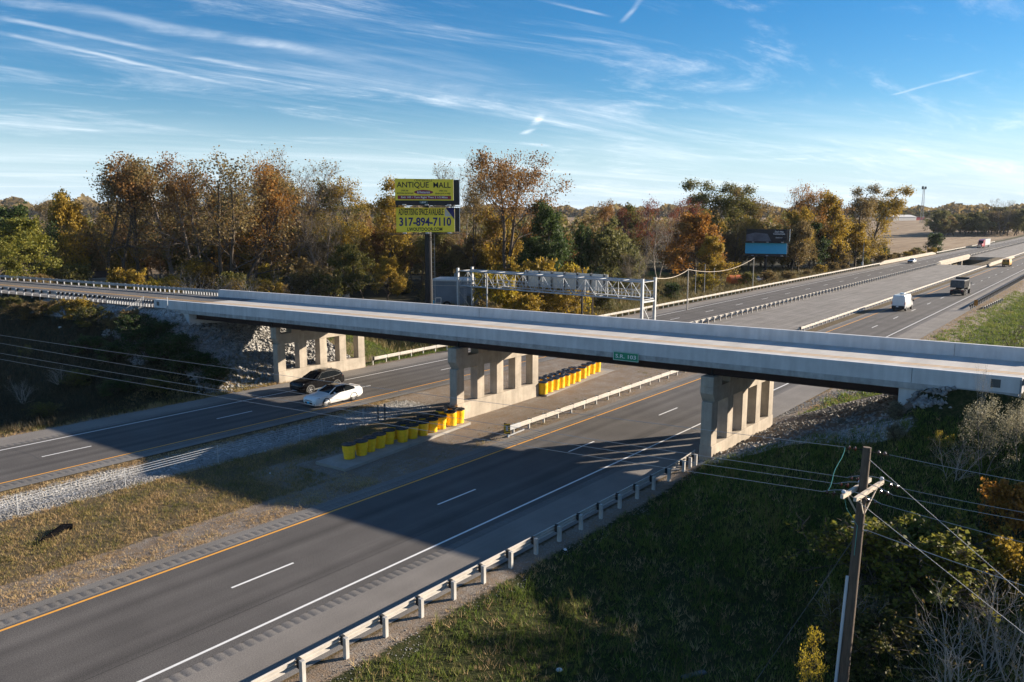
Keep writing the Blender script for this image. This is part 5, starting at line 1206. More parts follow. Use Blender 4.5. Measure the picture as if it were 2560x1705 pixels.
# ------------------------------------------------------------------ sheds, houses, tanks, far structures
def shed():
    p = at_d(1140, 740, 141); g = gz(p[0], p[1]); az = math.atan2(-p[0], p[1])
    r = empty('shed', (float(p[0]), float(p[1]), g), az-R(14), 'grey sheet metal shed with flat pale roof behind the gantry, right of the billboard pole', 'shed')
    m = MB(); m.box((.6, 2.5, 2.0), (9.6, 6, 5.2)); m.build('wall', M['shed'], r, False)
    m = MB(); m.box((.6, 2.5, 4.74), (10.1, 6.5, .28)); m.build('roof', M['roof_white'], r, False)
    m = MB(); 
    for k in range(13): m.box((-4.0+.77*k, -.515, 2.0), (.05, .03, 5.1))
    m.build('wall_ribs', M['shed'], r, False)
    m = MB(); m.tube([(-.3, .6, 4.8), (-.3, .6, 5.9)], .09, 8); m.build('chimney', M['galv'], r, False)
    m = MB(); m.box((2.6, -.53, 1.0), (1.1, .05, 2.2)); m.build('door', M['dump_grey'], r, False)
    q = at_d(1094, 748, 134); g2 = gz(q[0], q[1]); t = empty('trailer_frame', (float(q[0]), float(q[1]), g2), az, 'small white framed cart parked in front of the grey shed', 'cart')
    m = MB(); 
    for a, b in (((-.5, 0, .6), (-.3, 0, 2.3)), ((.5, 0, .6), (.6, 0, 2.3)), ((-.3, 0, 2.3), (.6, 0, 2.3)), ((-.45, 0, 1.4), (.55, 0, 1.4)), ((-.6, 0, .6), (1.6, -.6, .6)), ((1.6, -.6, .6), (2.4, -1, .2))): m.bar(a, b, .10)
    m.build('frame', M['paint_white'], t, False)
    for s in (-.3, .3): m = MB(); m.lathe((.6, s, .32), [(.1, -.1), (.34, -.1), (.34, .1), (.1, .1)], 14); m.build('wheel', M['rubber'], t, False)
    q = at_d(1117, 745, 136); g2 = gz(q[0], q[1]); m = MB(); n = 20; m.v = []
    c = (float(q[0]), float(q[1]), g2+.75); vs = []
    for rr, tt in ((.42, -.15), (.75, -.15), (.75, .15), (.42, .15)):
        for k in range(n): a = 2*math.pi*k/n; vs.append((c[0]+rr*math.cos(a)*math.cos(az)-tt*math.sin(az), c[1]+rr*math.cos(a)*math.sin(az)+tt*math.cos(az), c[2]+rr*math.sin(a)))
    m.add(vs, [(i*n+k, ((i+1) % 4)*n+k, ((i+1) % 4)*n+(k+1) % n, i*n+(k+1) % n) for i in range(4) for k in range(n)])
    tag(m.build('tyre', M['rubber']), 'large black tyre leaning on the grey shed wall', 'tyre')
shed()
def house(u, v, d, w, dp, h, rh, turn, label, wallm='house', roofm='roof_dark', name='house', lift=0.0):
    p = at_d(u, v, d); g = gz(p[0], p[1])+lift; az = math.atan2(-p[0], p[1]); r = empty(name, (float(p[0]), float(p[1]), g), az+R(turn), label, 'building', 'buildings beyond the trees')
    m = MB(); m.box((0, 0, h/2-.2), (w, dp, h+.4)); m.build('wall', M[wallm], r, False)
    m = MB(); e = .35; m.sweep([[(x, -dp/2-e, h+.0), (x, 0, h+rh), (x, dp/2+e, h), (x, dp/2+e, h-.14), (x, 0, h+rh-.16), (x, -dp/2-e, h-.14)] for x in (-w/2-e, w/2+e)]); m.build('roof', M[roofm], r, False)
    m = MB(); m.box((0, -dp/2-e-.03, h-.10), (w+2*e, .06, .22)); m.build('eave', M['roof_white'], r, False)
    for k in range(max(1, int(w/4)) if w < 16 else 0):
        m = MB(); x = -w/2+w*(k+.5)/max(1, int(w/4)); m.box((x, -dp/2-.02, h*.55), (1.1, .06, 1.0)); f = m.build('window', M['glass'], r, False)
        m = MB(); m.box((x, -dp/2-.015, h*.55+.55), (1.3, .07, .09)); m.box((x, -dp/2-.015, h*.55-.55), (1.3, .07, .09)); m.build('frame', M['roof_white'], f, False)
    return r
house(185, 690, 168, 15, 7, 2.9, 1.3, 8, 'long low house with dark roof and white eave behind the thin trees at the left')
house(280, 700, 176, 11, 6, 2.5, 1.0, -6, 'pale low building with white roof edge, right of the long low house', 'roof_white', 'roof_white')
house(815, 710, 158, 8, 5, 3.0, 1.2, 14, 'small cream house behind the shrubs, left of the big billboard', 'house', 'roof_dark')
house(2248, 536, 1150, 46, 20, 5.0, 3, 50, 'long white barn far away behind the harvested field', 'roof_white', 'roof_white', 'barn')
house(2290, 537, 1170, 18, 14, 4.5, 2, 50, 'small reddish barn at the right end of the long white barn', 'red_paint', 'roof_dark', 'barn')
def floodlight_tower():
    p = at_d(2310, 473, 1000); g = gz(p[0], p[1]); h = float(p[2])-g; r = empty('lattice_tower', (float(p[0]), float(p[1]), g), .3, 'slender lattice tower with a dark head standing far away against the sky', 'tower')
    m = MB(); n = 12; w = lambda t: 1.7*(1-t)+.8*t
    for a, b in ((-1,-1),(1,-1),(1,1),(-1,1)): m.bar((a*w(0), b*w(0), 0), (a*w(1), b*w(1), h), .28)
    for k in range(n):
        t0, t1 = k/n, (k+1)/n
        for (a, b), (c, d) in (((-1,-1),(1,-1)),((1,-1),(1,1)),((1,1),(-1,1)),((-1,1),(-1,-1))): m.bar((a*w(t0), b*w(t0), h*t0), (c*w(t1), d*w(t1), h*t1), .16); m.bar((a*w(t1), b*w(t1), h*t1), (c*w(t1), d*w(t1), h*t1), .16)
    m.build('mast', M['galv_old'], r, False)
    m = MB(); m.box((0, 0, h+.3), (5, 3, .6)); m.box((-1.4, 0, h+2), (2.2, 2, 3.2)); m.box((1.6, 0, h+1.8), (2.2, 2, 2.8)); m.build('head', M['dump_dark'], r, False)
floodlight_tower()
def tank_and_pickup():
    p = at_d(1842, 690, 185); g = gz(p[0], p[1]); m = MB(); az = math.atan2(-p[0], p[1]); dr = Vector((math.cos(az+.5), math.sin(az+.5), 0)); c = Vector((float(p[0]), float(p[1]), g+1.15))
    m.tube([c-dr*2.2, c-dr*2.05, c+dr*2.05, c+dr*2.2], [.7, 1.15, 1.15, .7], 18); tag(m.build('tank', M['orange'], None, True, True), 'orange cylindrical tank lying on the ground left of the parked pickup', 'tank')
    p = at_d(1884, 692, 192); g = gz(p[0], p[1]); r = empty('pickup_truck', (float(p[0]), float(p[1]), g), az+R(35), 'white pickup truck parked below the smaller billboard', 'pickup')
    m = MB(); m.box((0, 0, .85), (5.4, 1.9, .75), 0, .12); m.build('body', M['paint_white'], r, False)
    m = MB(); m.sweep([[(x, s*y, z) for s, y, z in ((1,.92,1.2),(1,.75,zt),(-1,.75,zt),(-1,.92,1.2))] for x, zt in ((1.3, 1.3), (.7, 1.85), (-.6, 1.85), (-.8, 1.3))]); m.build('cab', M['glass'], r, False)
    simple_wheels(r, ((1.8, .85), (-1.7, .85)), .38)
tank_and_pickup()
p = at_d(1492, 786, 88); r = empty('cabinet', (float(p[0]), float(p[1]), gz(p[0], p[1])), .2, 'small white equipment cabinet between two thin posts, just above the far parapet', 'cabinet')
m = MB(); m.box((0, 0, .9), (.8, .5, 1.8), 0, .04); m.build('box', M['paint_white'], r, False); m = MB(); m.box((.0, -.26, 1.1), (.3, .03, .6)); m.build('vent', M['grey_plastic'], r, False)
# fence posts at both ends of the overpass and a little litter
def fence(label, pts, mt='galv', h=1.7, mesh=True):
    r = empty('wire_fence', pts[0], 0, label, 'fence', 'wire fences')
    for p in pts: m = MB(); m.tube([p, (p[0], p[1], p[2]+h)], .035, 6); m.build('post', M[mt], r)
    m = MB()
    for a, b in zip(pts, pts[1:]):
        for k in range(6): z = h*(.12+.17*k); m.bar((a[0], a[1], a[2]+z), (b[0], b[1], b[2]+z), .012)
        n = 14
        for k in range(n): t = k/n; m.bar((a[0]+(b[0]-a[0])*t, a[1]+(b[1]-a[1])*t, a[2]+(b[2]-a[2])*t+h*.1), (a[0]+(b[0]-a[0])*t, a[1]+(b[1]-a[1])*t, a[2]+(b[2]-a[2])*t+h), .010)
    m.build('wire_mesh', M[mt], r)
f0 = hit(360, 770); f1 = hit(300, 812)
fence('thin wire fence running down the bank from the left end of the near parapet', [tuple(f0), tuple((f0+f1)/2), tuple(f1)], 'galv', 1.2)
q0 = (-74.2, yn(-74.2)-.9, 5.0); m = MB(); m.tube([q0, (q0[0], q0[1], 7.3)], .04, 6); m.bar((q0[0], q0[1], 6.4), (q0[0]-1.0, q0[1]-.2, 5.2), .04); tag(m.build('fence_post', M['galv']), 'thin braced steel post standing before the left end of the near parapet', 'post')
fence('low wire fence behind the left end of the far parapet', [(-81, yn(-81)+13.2, 4.6), (-76, yn(-76)+13.2, 4.4), (-71, yn(-71)+13, 3.9)], 'galv', 1.9)
m = MB()
pd = [hit(62+ (178-62)*0+0, 1382), hit(160, 1325)]
a, b = Vector(pd[0]), Vector(pd[1]); 
m.tube([a+Vector((0, 0, -.10)), a.lerp(b, .5)+Vector((0, 0, .02)), b+Vector((0, 0, .12)), b+Vector((.12, .35, .06))], [.12, .18, .22, .20], 12); tag(m.build('drain_pipe', M['drain'], None, True, True), 'black plastic drain pipe half buried in the median grass at lower left', 'pipe')
for i, (u, v, s, lab) in enumerate(((1413, 1378, .16, 'small white scrap of litter in the dark grass below the guardrail'), (1398, 1680, .22, 'white scrap of litter in the dark grass near the bottom edge'), (150, 820, .3, 'white bag lying on the dark left bank'), (675, 1186, .12, 'tiny white scrap in the shaded median grass'))):
    h_ = hit(u, v); m = MB(); m.box((float(h_[0]), float(h_[1]), float(h_[2])+.08), (s, s*.7, s*.6), i*.7, s*.2); tag(m.build('litter', M['trash']), lab, 'litter', 'litter')
cu = hit(1735, 1690); m = MB(); m.box((float(cu[0]), float(cu[1]), float(cu[2])-.25), (.22, 1.0, .7), -.5, .03); tag(m.build('culvert_headwall', M['dump_grey']), 'grey concrete culvert headwall in the dark grass at the bottom edge', 'headwall')
# ------------------------------------------------------------------ trees and shrubs
def grow_tree(seed, H, spread=.5, trunk_r=.32, clear=.22, limbs=8, leaves=5000, leaf=.36, levels=3, up=.35, fork=1, lean=0.0, sides=5, twig=.035, cluster=1.0, low=False, droop=0.0, fs=.22):
    """returns (wood verts, wood faces, leaf verts, leaf faces). Limbs split again and again; leaves hang in clumps on the last twigs"""
    rg = np.random.default_rng(seed); WV = []; WF = []; tips = []
    def tube(pts, rs, n):
        b = len(WV); P = np.array(pts); 
        for i, p in enumerate(P):
            d = P[min(i+1, len(P)-1)]-P[max(i-1, 0)]; d = d/(np.linalg.norm(d)+1e-9); u = np.array([0, 0, 1.]) if abs(d[2]) < .9 else np.array([1., 0, 0])
            a = np.cross(d, u); a /= np.linalg.norm(a); c = np.cross(a, d)
            for k in range(n): t = 2*math.pi*k/n; WV.append(p+(a*math.cos(t)+c*math.sin(t))*rs[i])
        for i in range(len(P)-1):
            for k in range(n): j = (k+1) % n; WF.append((b+i*n+k, b+i*n+j, b+(i+1)*n+j, b+(i+1)*n+k))
    def branch(p, d, L, r, lev):
        n = 5 if lev == 0 else (4 if lev == 1 else 3); pts = [p]; rs = [r]; q = p.copy(); d = d/np.linalg.norm(d)
        for i in range(n):
            d = d + rg.normal(0, .10 if lev == 0 else .20, 3) + np.array([0, 0, up*(.05 if lev == 0 else .16) - droop*(lev > 1)]); d /= np.linalg.norm(d)
            q = q + d*L/n; pts.append(q.copy()); rs.append(r*(1-(i+1)/n*(.62 if lev == 0 else .75)))
        tube(pts, rs, (sides+2 if lev == 0 else sides) if lev < 2 else 3)
        pts = np.array(pts)
        if lev >= levels:
            for t in (.35, .7, 1.0): k = t*(len(pts)-1); i = min(int(k), len(pts)-2); tips.append(pts[i]+(pts[i+1]-pts[i])*(k-i))
            return
        m = limbs if lev == 0 else (6 if lev == 1 else 5); t0 = clear if lev == 0 else .25
        phi = rg.uniform(0, 6.28)
        for j in range(m):
            t = t0+(1-t0)*(j+rg.uniform(.2, .8))/m; k = t*(len(pts)-1); i = min(int(k), len(pts)-2); o = pts[i]+(pts[i+1]-pts[i])*(k-i)
            ax = pts[i+1]-pts[i]; ax /= np.linalg.norm(ax); phi += 2.4+rg.uniform(-.5, .5)
            u = np.cross(ax, [.3, .2, 1] if abs(ax[2]) < .9 else [1, .2, .1]); u /= np.linalg.norm(u); w = np.cross(ax, u)
            side = u*math.cos(phi)+w*math.sin(phi); ang = rg.uniform(.55, 1.0)*(1.15-.35*t)
            nd = ax*math.cos(ang)+side*math.sin(ang)
            if lev == 0: l2 = H*spread*rg.uniform(.75, 1.15)*(1.18-.55*abs(t-.5)-.35*t)
            else: l2 = L*rg.uniform(.42, .66)*(1.15-.4*t)
            branch(o, nd, l2, max(twig*.6, r*(.55 if lev == 0 else .5)*(1-.5*t)), lev+1)
        tips.append(pts[-1])
    for f in range(fork):
        a = rg.uniform(0, 6.28); s = 0.0 if fork == 1 else fs+.08*f
        branch(np.array([math.cos(a)*.25*(fork > 1), math.sin(a)*.25*(fork > 1), -.4]), np.array([math.cos(a)*s+lean, math.sin(a)*s, 1.0]), H*(.86 if fork == 1 else .82), trunk_r*(1 if fork == 1 else .8), 0)
    WV_, WF_ = np.array(WV), np.array(WF)
    top = WV_[:, 2].max(); k = H/top; WV_ = WV_*k; T = np.array(tips)*k
    if leaves == 0: return WV_, WF_, None, None
    # choose tips in clumps so that gaps stay between them
    cen = T[rg.integers(0, len(T), max(6, len(T)//9))]; dens = np.clip(1.35-np.min(np.linalg.norm(T[:, None]-cen[None], axis=2), axis=1)/(H*.085), .05, 1)**cluster; dens /= dens.sum()
    idx = rg.choice(len(T), leaves, p=dens); c = T[idx]+rg.normal(0, 1, (leaves, 3))*np.array([.026, .026, .022])*H
    c[:, 2] = np.maximum(c[:, 2], .25)
    a = rg.normal(0, 1, (leaves, 3)); a /= np.linalg.norm(a, axis=1)[:, None]; b = np.cross(a, rg.normal(0, 1, (leaves, 3))); b /= np.linalg.norm(b, axis=1)[:, None]
    s = leaf*rg.uniform(.55, 1.25, leaves)[:, None]; V = np.stack([c-a*s*.5-b*s*.18, c+b*s*-.42, c+a*s*.5-b*s*.1, c+b*s*.42], 1).reshape(-1, 3)
    F = np.arange(leaves*4).reshape(-1, 4); return WV_, WF_, V, F
PROTO = {}
def proto(key, **k): PROTO[key] = [k, None, None]
proto('tall', seed=3, H=26, spread=.34, trunk_r=.42, clear=.24, limbs=10, leaves=7000, leaf=.40, fork=1, up=.6, cluster=2.2)
proto('vase', seed=11, H=26, spread=.30, trunk_r=.42, clear=.22, limbs=7, leaves=5600, leaf=.38, fork=3, up=.5, cluster=2.0, twig=.05)
proto('vase2', seed=29, H=26, spread=.32, trunk_r=.40, clear=.26, limbs=7, leaves=4600, leaf=.38, fork=2, up=.5, cluster=2.0, twig=.05)
proto('cotton', seed=5, H=28, spread=.40, trunk_r=.50, clear=.34, limbs=8, leaves=12500, leaf=.36, fork=2, up=.35, cluster=1.6, fs=.05)
proto('bare', seed=17, H=26, spread=.36, trunk_r=.36, clear=.22, limbs=10, leaves=1500, leaf=.34, fork=2, up=.5, levels=4, sides=4)
proto('round', seed=8, H=14, spread=.46, trunk_r=.26, clear=.14, limbs=11, leaves=11000, leaf=.40, fork=1, up=.15)
proto('dense', seed=21, H=18, spread=.38, trunk_r=.30, clear=.12, limbs=12, leaves=11500, leaf=.42, fork=1, up=.3)
proto('slender', seed=31, H=24, spread=.21, trunk_r=.28, clear=.18, limbs=12, leaves=8500, leaf=.37, fork=1, up=.7)
proto('willow', seed=41, H=13, spread=.48, trunk_r=.28, clear=.16, limbs=10, leaves=8000, leaf=.44, fork=2, up=.0, droop=.16, cluster=1.8)
proto('conifer', seed=47, H=17, spread=.36, trunk_r=.28, clear=.06, limbs=18, leaves=9500, leaf=.48, fork=1, up=-.1)
proto('shrub', seed=51, H=5, spread=.60, trunk_r=.08, clear=.05, limbs=9, leaves=5200, leaf=.26, fork=3, up=.3)
proto('bush', seed=57, H=3, spread=.62, trunk_r=.05, clear=.05, limbs=9, leaves=7500, leaf=.125, fork=4, up=.3)
proto('bareshrub', seed=61, H=5, spread=.46, trunk_r=.060, clear=.10, limbs=9, leaves=90, leaf=.12, fork=4, up=.7, levels=2, twig=.016, sides=4)
proto('sapling', seed=67, H=4.5, spread=.36, trunk_r=.05, clear=.15, limbs=8, leaves=1500, leaf=.13, fork=2, up=.7, twig=.010)
proto('pale', seed=71, H=7, spread=.40, trunk_r=.07, clear=.16, limbs=8, leaves=5200, leaf=.13, fork=3, up=.7, twig=.010)
def plant(name, key, loc, h, leafm, label, group=None, wide=1.0, bark='bark', cat='tree', rz=None, trunk='trunk', crown='crown', tilt=(0, 0)):
    P = PROTO[key]; k, tm, cm = P
    if tm is None:
        wv, wf, lv, lf = grow_tree(**k)
        o = mesh_np(trunk, wv, wf, M[bark], smooth=True); tm = o.data; bpy.data.objects.remove(o)
        if lv is not None: o = mesh_np(crown, lv, lf, M[leafm]); cm = o.data; bpy.data.objects.remove(o)
        P[1], P[2] = tm, cm
    s = h/k['H']; r = empty(name, tuple(loc), random.uniform(0, 6.28) if rz is None else rz, label, cat, group); r.scale = (s*wide, s*wide, s); r.rotation_euler = (tilt[0], tilt[1], r.rotation_euler[2])
    for nm, me, mt in ((trunk, tm, M[bark]), (crown, cm, M[leafm])):
        if me is None: continue
        o = bpy.data.objects.new(nm, me); COL.objects.link(o); o.parent = r; o.material_slots[0].link = 'OBJECT'; o.material_slots[0].material = mt
    return r
def dmin(u, d):                                                   # keep clear of the motorway
    q = math.sin(YAW) - math.cos(YAW)*(u-1280)/FPX; return max(d, 71/q) if q > .02 else d
def tree(u, vt, d, key, leafm, label, wide=1.0, group=None, bark='bark', name='tree', **k):
    d = dmin(u, d); t = at_d(u, vt, d); x, y = float(t[0]), float(t[1]); g = gz(x, y); return plant(name, key, (x, y, g), max(1.0, float(t[2])-g), leafm, label, group, wide, bark, **k)
rr0 = random.Random(77)
G1 = 'autumn trees behind the left approach road'; G2 = 'trees behind the gantry'; G3 = 'trees around the smaller billboard'
for a in (
 (20, 545, 128, 'round', 'l_bush', 'yellow green rounded tree at the left frame edge in front of the dark evergreen', 1.15, G1),
 (-30, 590, 112, 'round', 'l_bush', 'golden green tree cut off by the left frame edge', 1.2, G1),
 (88, 516, 150, 'conifer', 'l_green', 'dark green evergreen tree near the left edge', .95, G1),
 (128, 492, 178, 'bare', 'l_brown', 'thin mostly bare tree just right of the dark evergreen', .55, G1, 'bark_grey'),
 (150, 505, 190, 'slender', 'l_brown', 'thin brown leaved tree between the dark evergreen and the leaning rust tree', .9, G1),
 (196, 478, 168, 'dense', 'l_gold', 'olive gold tree with a low crown, left of the leaning rust tree', .75, G1),
 (262, 398, 158, 'vase2', 'l_brown', 'sparse brown tree with forked leaning trunks, leftmost of the tall autumn row', 1.09, G1),
 (330, 388, 162, 'vase2', 'l_rust', 'tall rust red tree with airy crown, second of the tall row from the left', 1.02, G1),
 (415, 392, 172, 'tall', 'l_brown', 'tall grey brown tree, third of the tall row from the left', 1.09, G1, 'bark_grey'),
 (480, 386, 165, 'vase2', 'l_rust', 'tall airy rust tree with several pale limbs, left of the big forked tree', 0.96, G1, 'bark_grey'),
 (556, 374, 156, 'vase', 'l_brown', 'big dark trunked forked tree with brown leaves in the middle of the left row', 1.09, G1),
 (612, 384, 160, 'vase', 'l_orange', 'full orange brown tree right of the big forked tree', 0.90, G1),
 (652, 430, 164, 'vase2', 'l_orange', 'orange brown tree with a dark trunk in front of the bare tree', 1.02, G1),
 (718, 370, 176, 'bare', 'l_brown', 'large bare tree with fine grey twigs at the right end of the left row', 1.09, G1, 'bark_grey'),
 (755, 452, 180, 'tall', 'l_gold', 'dull gold tree right of the large bare tree', .85, G1),
 (835, 448, 178, 'tall', 'l_olive', 'olive tree left of the big billboard, with several thin trunks', .90, G1),
 (905, 446, 184, 'tall', 'l_gold', 'gold and olive tree between the olive tree and the billboard', .80, G1),
 (968, 452, 176, 'slender', 'l_gold', 'slim gold tree right behind the left edge of the big billboard', 1.1, G1),
 (800, 520, 160, 'bare', 'l_brown', 'grey leafless tree low in front of the olive trees', .8, G1, 'bark_grey'),
 (905, 610, 150, 'round', 'l_olive', 'rounded dark olive tree in front of the lawn, left of the billboard pole', 1.05, G1),
 (965, 640, 150, 'round', 'l_gold', 'low golden tree close left of the billboard pole', .9, G1),
 (1015, 570, 185, 'dense', 'l_gold', 'golden tree behind the billboard pole', .9, G1),
 (1080, 545, 180, 'dense', 'l_olive', 'dark olive tree right behind the billboard pole', .9, G2),
 (1148, 378, 182, 'bare', 'l_brown', 'tall bare tree right of the big billboard', .62, G2, 'bark_grey'),
 (1180, 440, 168, 'vase2', 'l_brown', 'sparse brown tree between the bare tree and the great spreading tree', .7, G2),
 (1268, 376, 152, 'cotton', 'l_rust', 'great spreading rust brown tree with two dark trunks right of the big billboard', .92, G2),
 (1225, 520, 170, 'dense', 'l_gold', 'golden tree filling below the great spreading tree', .9, G2),
 (1318, 560, 176, 'dense', 'l_orange', 'orange tree half hidden behind the great spreading tree', .9, G2),
 (1392, 503, 152, 'dense', 'l_green', 'dark green tree with rounded crown right of the great spreading tree', .78, G2),
 (1350, 590, 150, 'round', 'l_green', 'lower dark green tree at the foot of the rounded green tree', .9, G2),
 (1440, 560, 160, 'dense', 'l_green', 'narrow dark green tree before the rust red one', .6, G2),
 (1478, 502, 190, 'tall', 'l_rust', 'rust pink tree right of the dark green tree', .75, G2),
 (1545, 510, 215, 'dense', 'l_olive', 'olive tree on the skyline left of the maroon trees', .8, G2),
 (1525, 545, 164, 'willow', 'l_willow', 'grey green willow behind the gantry', .85, G2),
 (1570, 610, 158, 'willow', 'l_willow', 'lower grey green willow right of the first willow', .8, G2),
 (1612, 488, 205, 'vase', 'l_maroon', 'dark maroon tree with pale trunks, left one of the maroon pair', .8, G2, 'bark_grey'),
 (1690, 487, 212, 'vase', 'l_maroon', 'dark maroon tree, right one of the maroon pair', .8, G2, 'bark_grey'),
 (1650, 540, 196, 'bare', 'l_brown', 'bare grey tree in front of the maroon pair', .9, G2, 'bark_pale'),
 (1590, 622, 150, 'bare', 'l_brown', 'small twiggy brown tree on the lawn behind the gantry', .9, G2, 'bark_grey'),
 (1742, 488, 232, 'slender', 'l_olive', 'thin olive tree on the skyline between the maroon pair and the tall olive trees', .9, G2),
 (1748, 532, 186, 'round', 'l_orange', 'bright orange rounded tree left of the smaller billboard', 1.05, G3),
 (1800, 590, 182, 'round', 'l_gold', 'lower golden tree touching the bright orange tree', .85, G3),
 (1812, 452, 245, 'slender', 'l_olive', 'tall olive tree, left one of the slender group above the smaller billboard', 1.2, G3),
 (1860, 462, 250, 'slender', 'l_olive', 'tall olive tree, middle one of the slender group above the smaller billboard', 1.2, G3),
 (1912, 468, 250, 'slender', 'l_brown', 'tall brownish tree, right one of the slender group above the smaller billboard', 1.15, G3),
 (1985, 453, 238, 'vase', 'l_orange', 'large full orange tree right of the smaller billboard', .85, G3),
 (2005, 520, 225, 'dense', 'l_gold', 'golden tree in front of the large orange tree', .8, G3),
 (2050, 468, 244, 'vase', 'l_rust', 'rust tree right of the large orange tree', .75, G3),
 (2098, 478, 240, 'dense', 'l_gold', 'gold green tree between the rust tree and the slender pair', .8, G3),
 (2150, 462, 236, 'slender', 'l_brown', 'tall slender tree, left one of the pair at the right end of the wood', 1.0, G3),
 (2188, 468, 240, 'slender', 'l_gold', 'tall slender tree, right one of the pair at the right end of the wood', 1.15, G3),
 (2120, 600, 262, 'round', 'l_olive', 'low olive tree at the foot of the slender pair', .9, G3),
 (2200, 605, 285, 'round', 'l_olive', 'low olive tree right of the grey pole with the control box', .8, G3),
 (2062, 585, 250, 'round', 'l_gold', 'low golden tree left of the grey pole with the control box', .85, G3),
): tree(*a[:7], group=a[7], bark=a[8] if len(a) > 8 else 'bark')
for i in range(9):
    u = 350+i*50+rr0.uniform(-12, 12); tree(u, rr0.uniform(408, 470), rr0.uniform(182, 210), ('tall', 'bare', 'vase2', 'bare')[i % 4], ('l_brown', 'l_gold', 'l_brown', 'l_rust', 'l_olive')[i % 5], 'tall brown tree in the second row behind the left approach road', .85, 'second row of tall trees on the left')
# fillers deeper in the wood
FK = ['dense', 'tall', 'round', 'slender', 'dense', 'vase']; FM = ['l_brown', 'l_gold', 'l_olive', 'l_rust', 'l_green', 'l_brown']
rr = random.Random(5)
for i in range(40):
    u = 130 + i*50 + rr.uniform(-14, 14)
    if u > 2180: break
    vt = (535 if u < 1000 else (560 if u < 1500 else 545)) + rr.uniform(-18, 28); d = rr.uniform(200, 262)
    if 400 < u < 760: vt -= 45
    k = rr.randrange(6); tree(u, vt, d, FK[k], FM[k], 'tree deep in the wood, half hidden behind the front row', .9, 'trees deep in the wood')
# low thicket that closes the gaps between the trunks
TK = [('dense', 'l_brown'), ('round', 'l_gold'), ('round', 'l_olive'), ('dense', 'l_rust'), ('round', 'l_brown'), ('dense', 'l_olive')]
for i in range(70):
    u = 105 + i*30 + rr.uniform(-10, 10); d = rr.uniform(172, 200) if u < 1450 else rr.uniform(225, 262)
    if 1470 < u < 1720 and rr.random() < .6: d = rr.uniform(262, 290)
    t = at_d(u, 700, dmin(u, d)); x, y = float(t[0]), float(t[1]); k, mt = TK[rr.randrange(6)]
    plant('tree', k, (x, y, gz(x, y)), rr.uniform(8, 14), mt, 'low thicket tree between and behind the trunks of the tall trees', 'thicket trees', 1.15)
# understory along the edge of the wood
UK = [('shrub', 'l_gold'), ('shrub', 'l_brown'), ('bareshrub', 'l_brown'), ('shrub', 'l_olive'), ('shrub', 'l_yellow'), ('shrub', 'l_brown')]
for i in range(120):
    u = 5 + i*18.5 + rr.uniform(-10, 10); d = rr.uniform(130, 172) if u < 760 else rr.uniform(140, 165)
    if u > 1500: d = rr.uniform(165, 205)
    if 850 < u < 1180 and rr.random() < .75: continue
    if 1480 < u < 1680: continue
    if 1660 < u < 2060 and rr.random() < .7: continue
    if u > 1500: d = dmin(u, 0)+rr.uniform(12, 50)
    t = at_d(u, 700, dmin(u, d)); x, y = float(t[0]), float(t[1]); k, mt = UK[rr.randrange(6)]
    plant('shrub', k, (x, y, gz(x, y)), rr.uniform(3.5, 8.0)*(.5 if u > 1500 else 1), mt, 'shrub in the tangled undergrowth along the edge of the wood', 'undergrowth shrubs', 1.0, 'bark_pale' if k == 'bareshrub' else 'bark', 'shrub', None, 'stems', 'foliage')
# brighter shrubs that stand out
def shrub(u, v, d, h, key, leafm, label, wide=1.0, bark='bark', rz=None, tilt=(0, 0)):
    p = at_d(u, v, dmin(u, d)); g = gz(p[0], p[1]); return plant('shrub', key, (float(p[0]), float(p[1]), g), h, leafm, label, None, wide, bark, 'shrub', rz, 'stems', 'foliage', tilt)
shrub(1250, 700, 118, 8.2, 'shrub', 'l_yellow', 'bright yellow shrub behind the left part of the gantry', .8)
shrub(1318, 690, 126, 9.6, 'shrub', 'l_gold', 'taller golden shrub above the gantry, left of its sign panel', .8)
shrub(1405, 690, 122, 8.4, 'shrub', 'l_gold', 'orange gold shrub above the sign panel of the gantry', .8)
shrub(1440, 690, 124, 8.8, 'shrub', 'l_yellow', 'bright yellow shrub at the right end of the sign panel', .62)
shrub(1683, 720, 133, 3.6, 'bush', 'l_green', 'round dark green bush beside the first cable pole', 1.1)
shrub(1500, 760, 103, 3.6, 'bush', 'l_olive', 'round olive bush below the gantry, right of the brown post', 1.0)
shrub(1300, 760, 108, 5.0, 'shrub', 'l_gold', 'golden scrub below the left half of the gantry', 1.1)
shrub(1230, 760, 104, 4.4, 'shrub', 'l_brown', 'brown scrub below the left end of the gantry', 1.1)
shrub(1390, 770, 104, 4.2, 'shrub', 'l_gold', 'golden scrub below the sign panel', 1.1)
shrub(1765, 690, 168, 4.2, 'bush', 'l_yellow', 'yellow green bush between the two cable poles', 1.1)
shrub(2330, 615, 330, 9, 'shrub', 'l_green', 'dark green bush at the edge of the harvested field', .8)
# roadside scrub towards the field
for i in range(22):
    y = 175+i*9.5; x = -66-rr.uniform(0, 5)+float(shift(y)); k, mt = UK[rr.randrange(6)]
    if k == 'bareshrub': k = 'shrub'
    plant('shrub', k, (x, y, gz(x, y)), rr.uniform(1.6, 3.6), mt, 'low roadside shrub in the scrub along the outer guardrail', 'roadside scrub', 1.2, 'bark', 'shrub', None, 'stems', 'foliage')
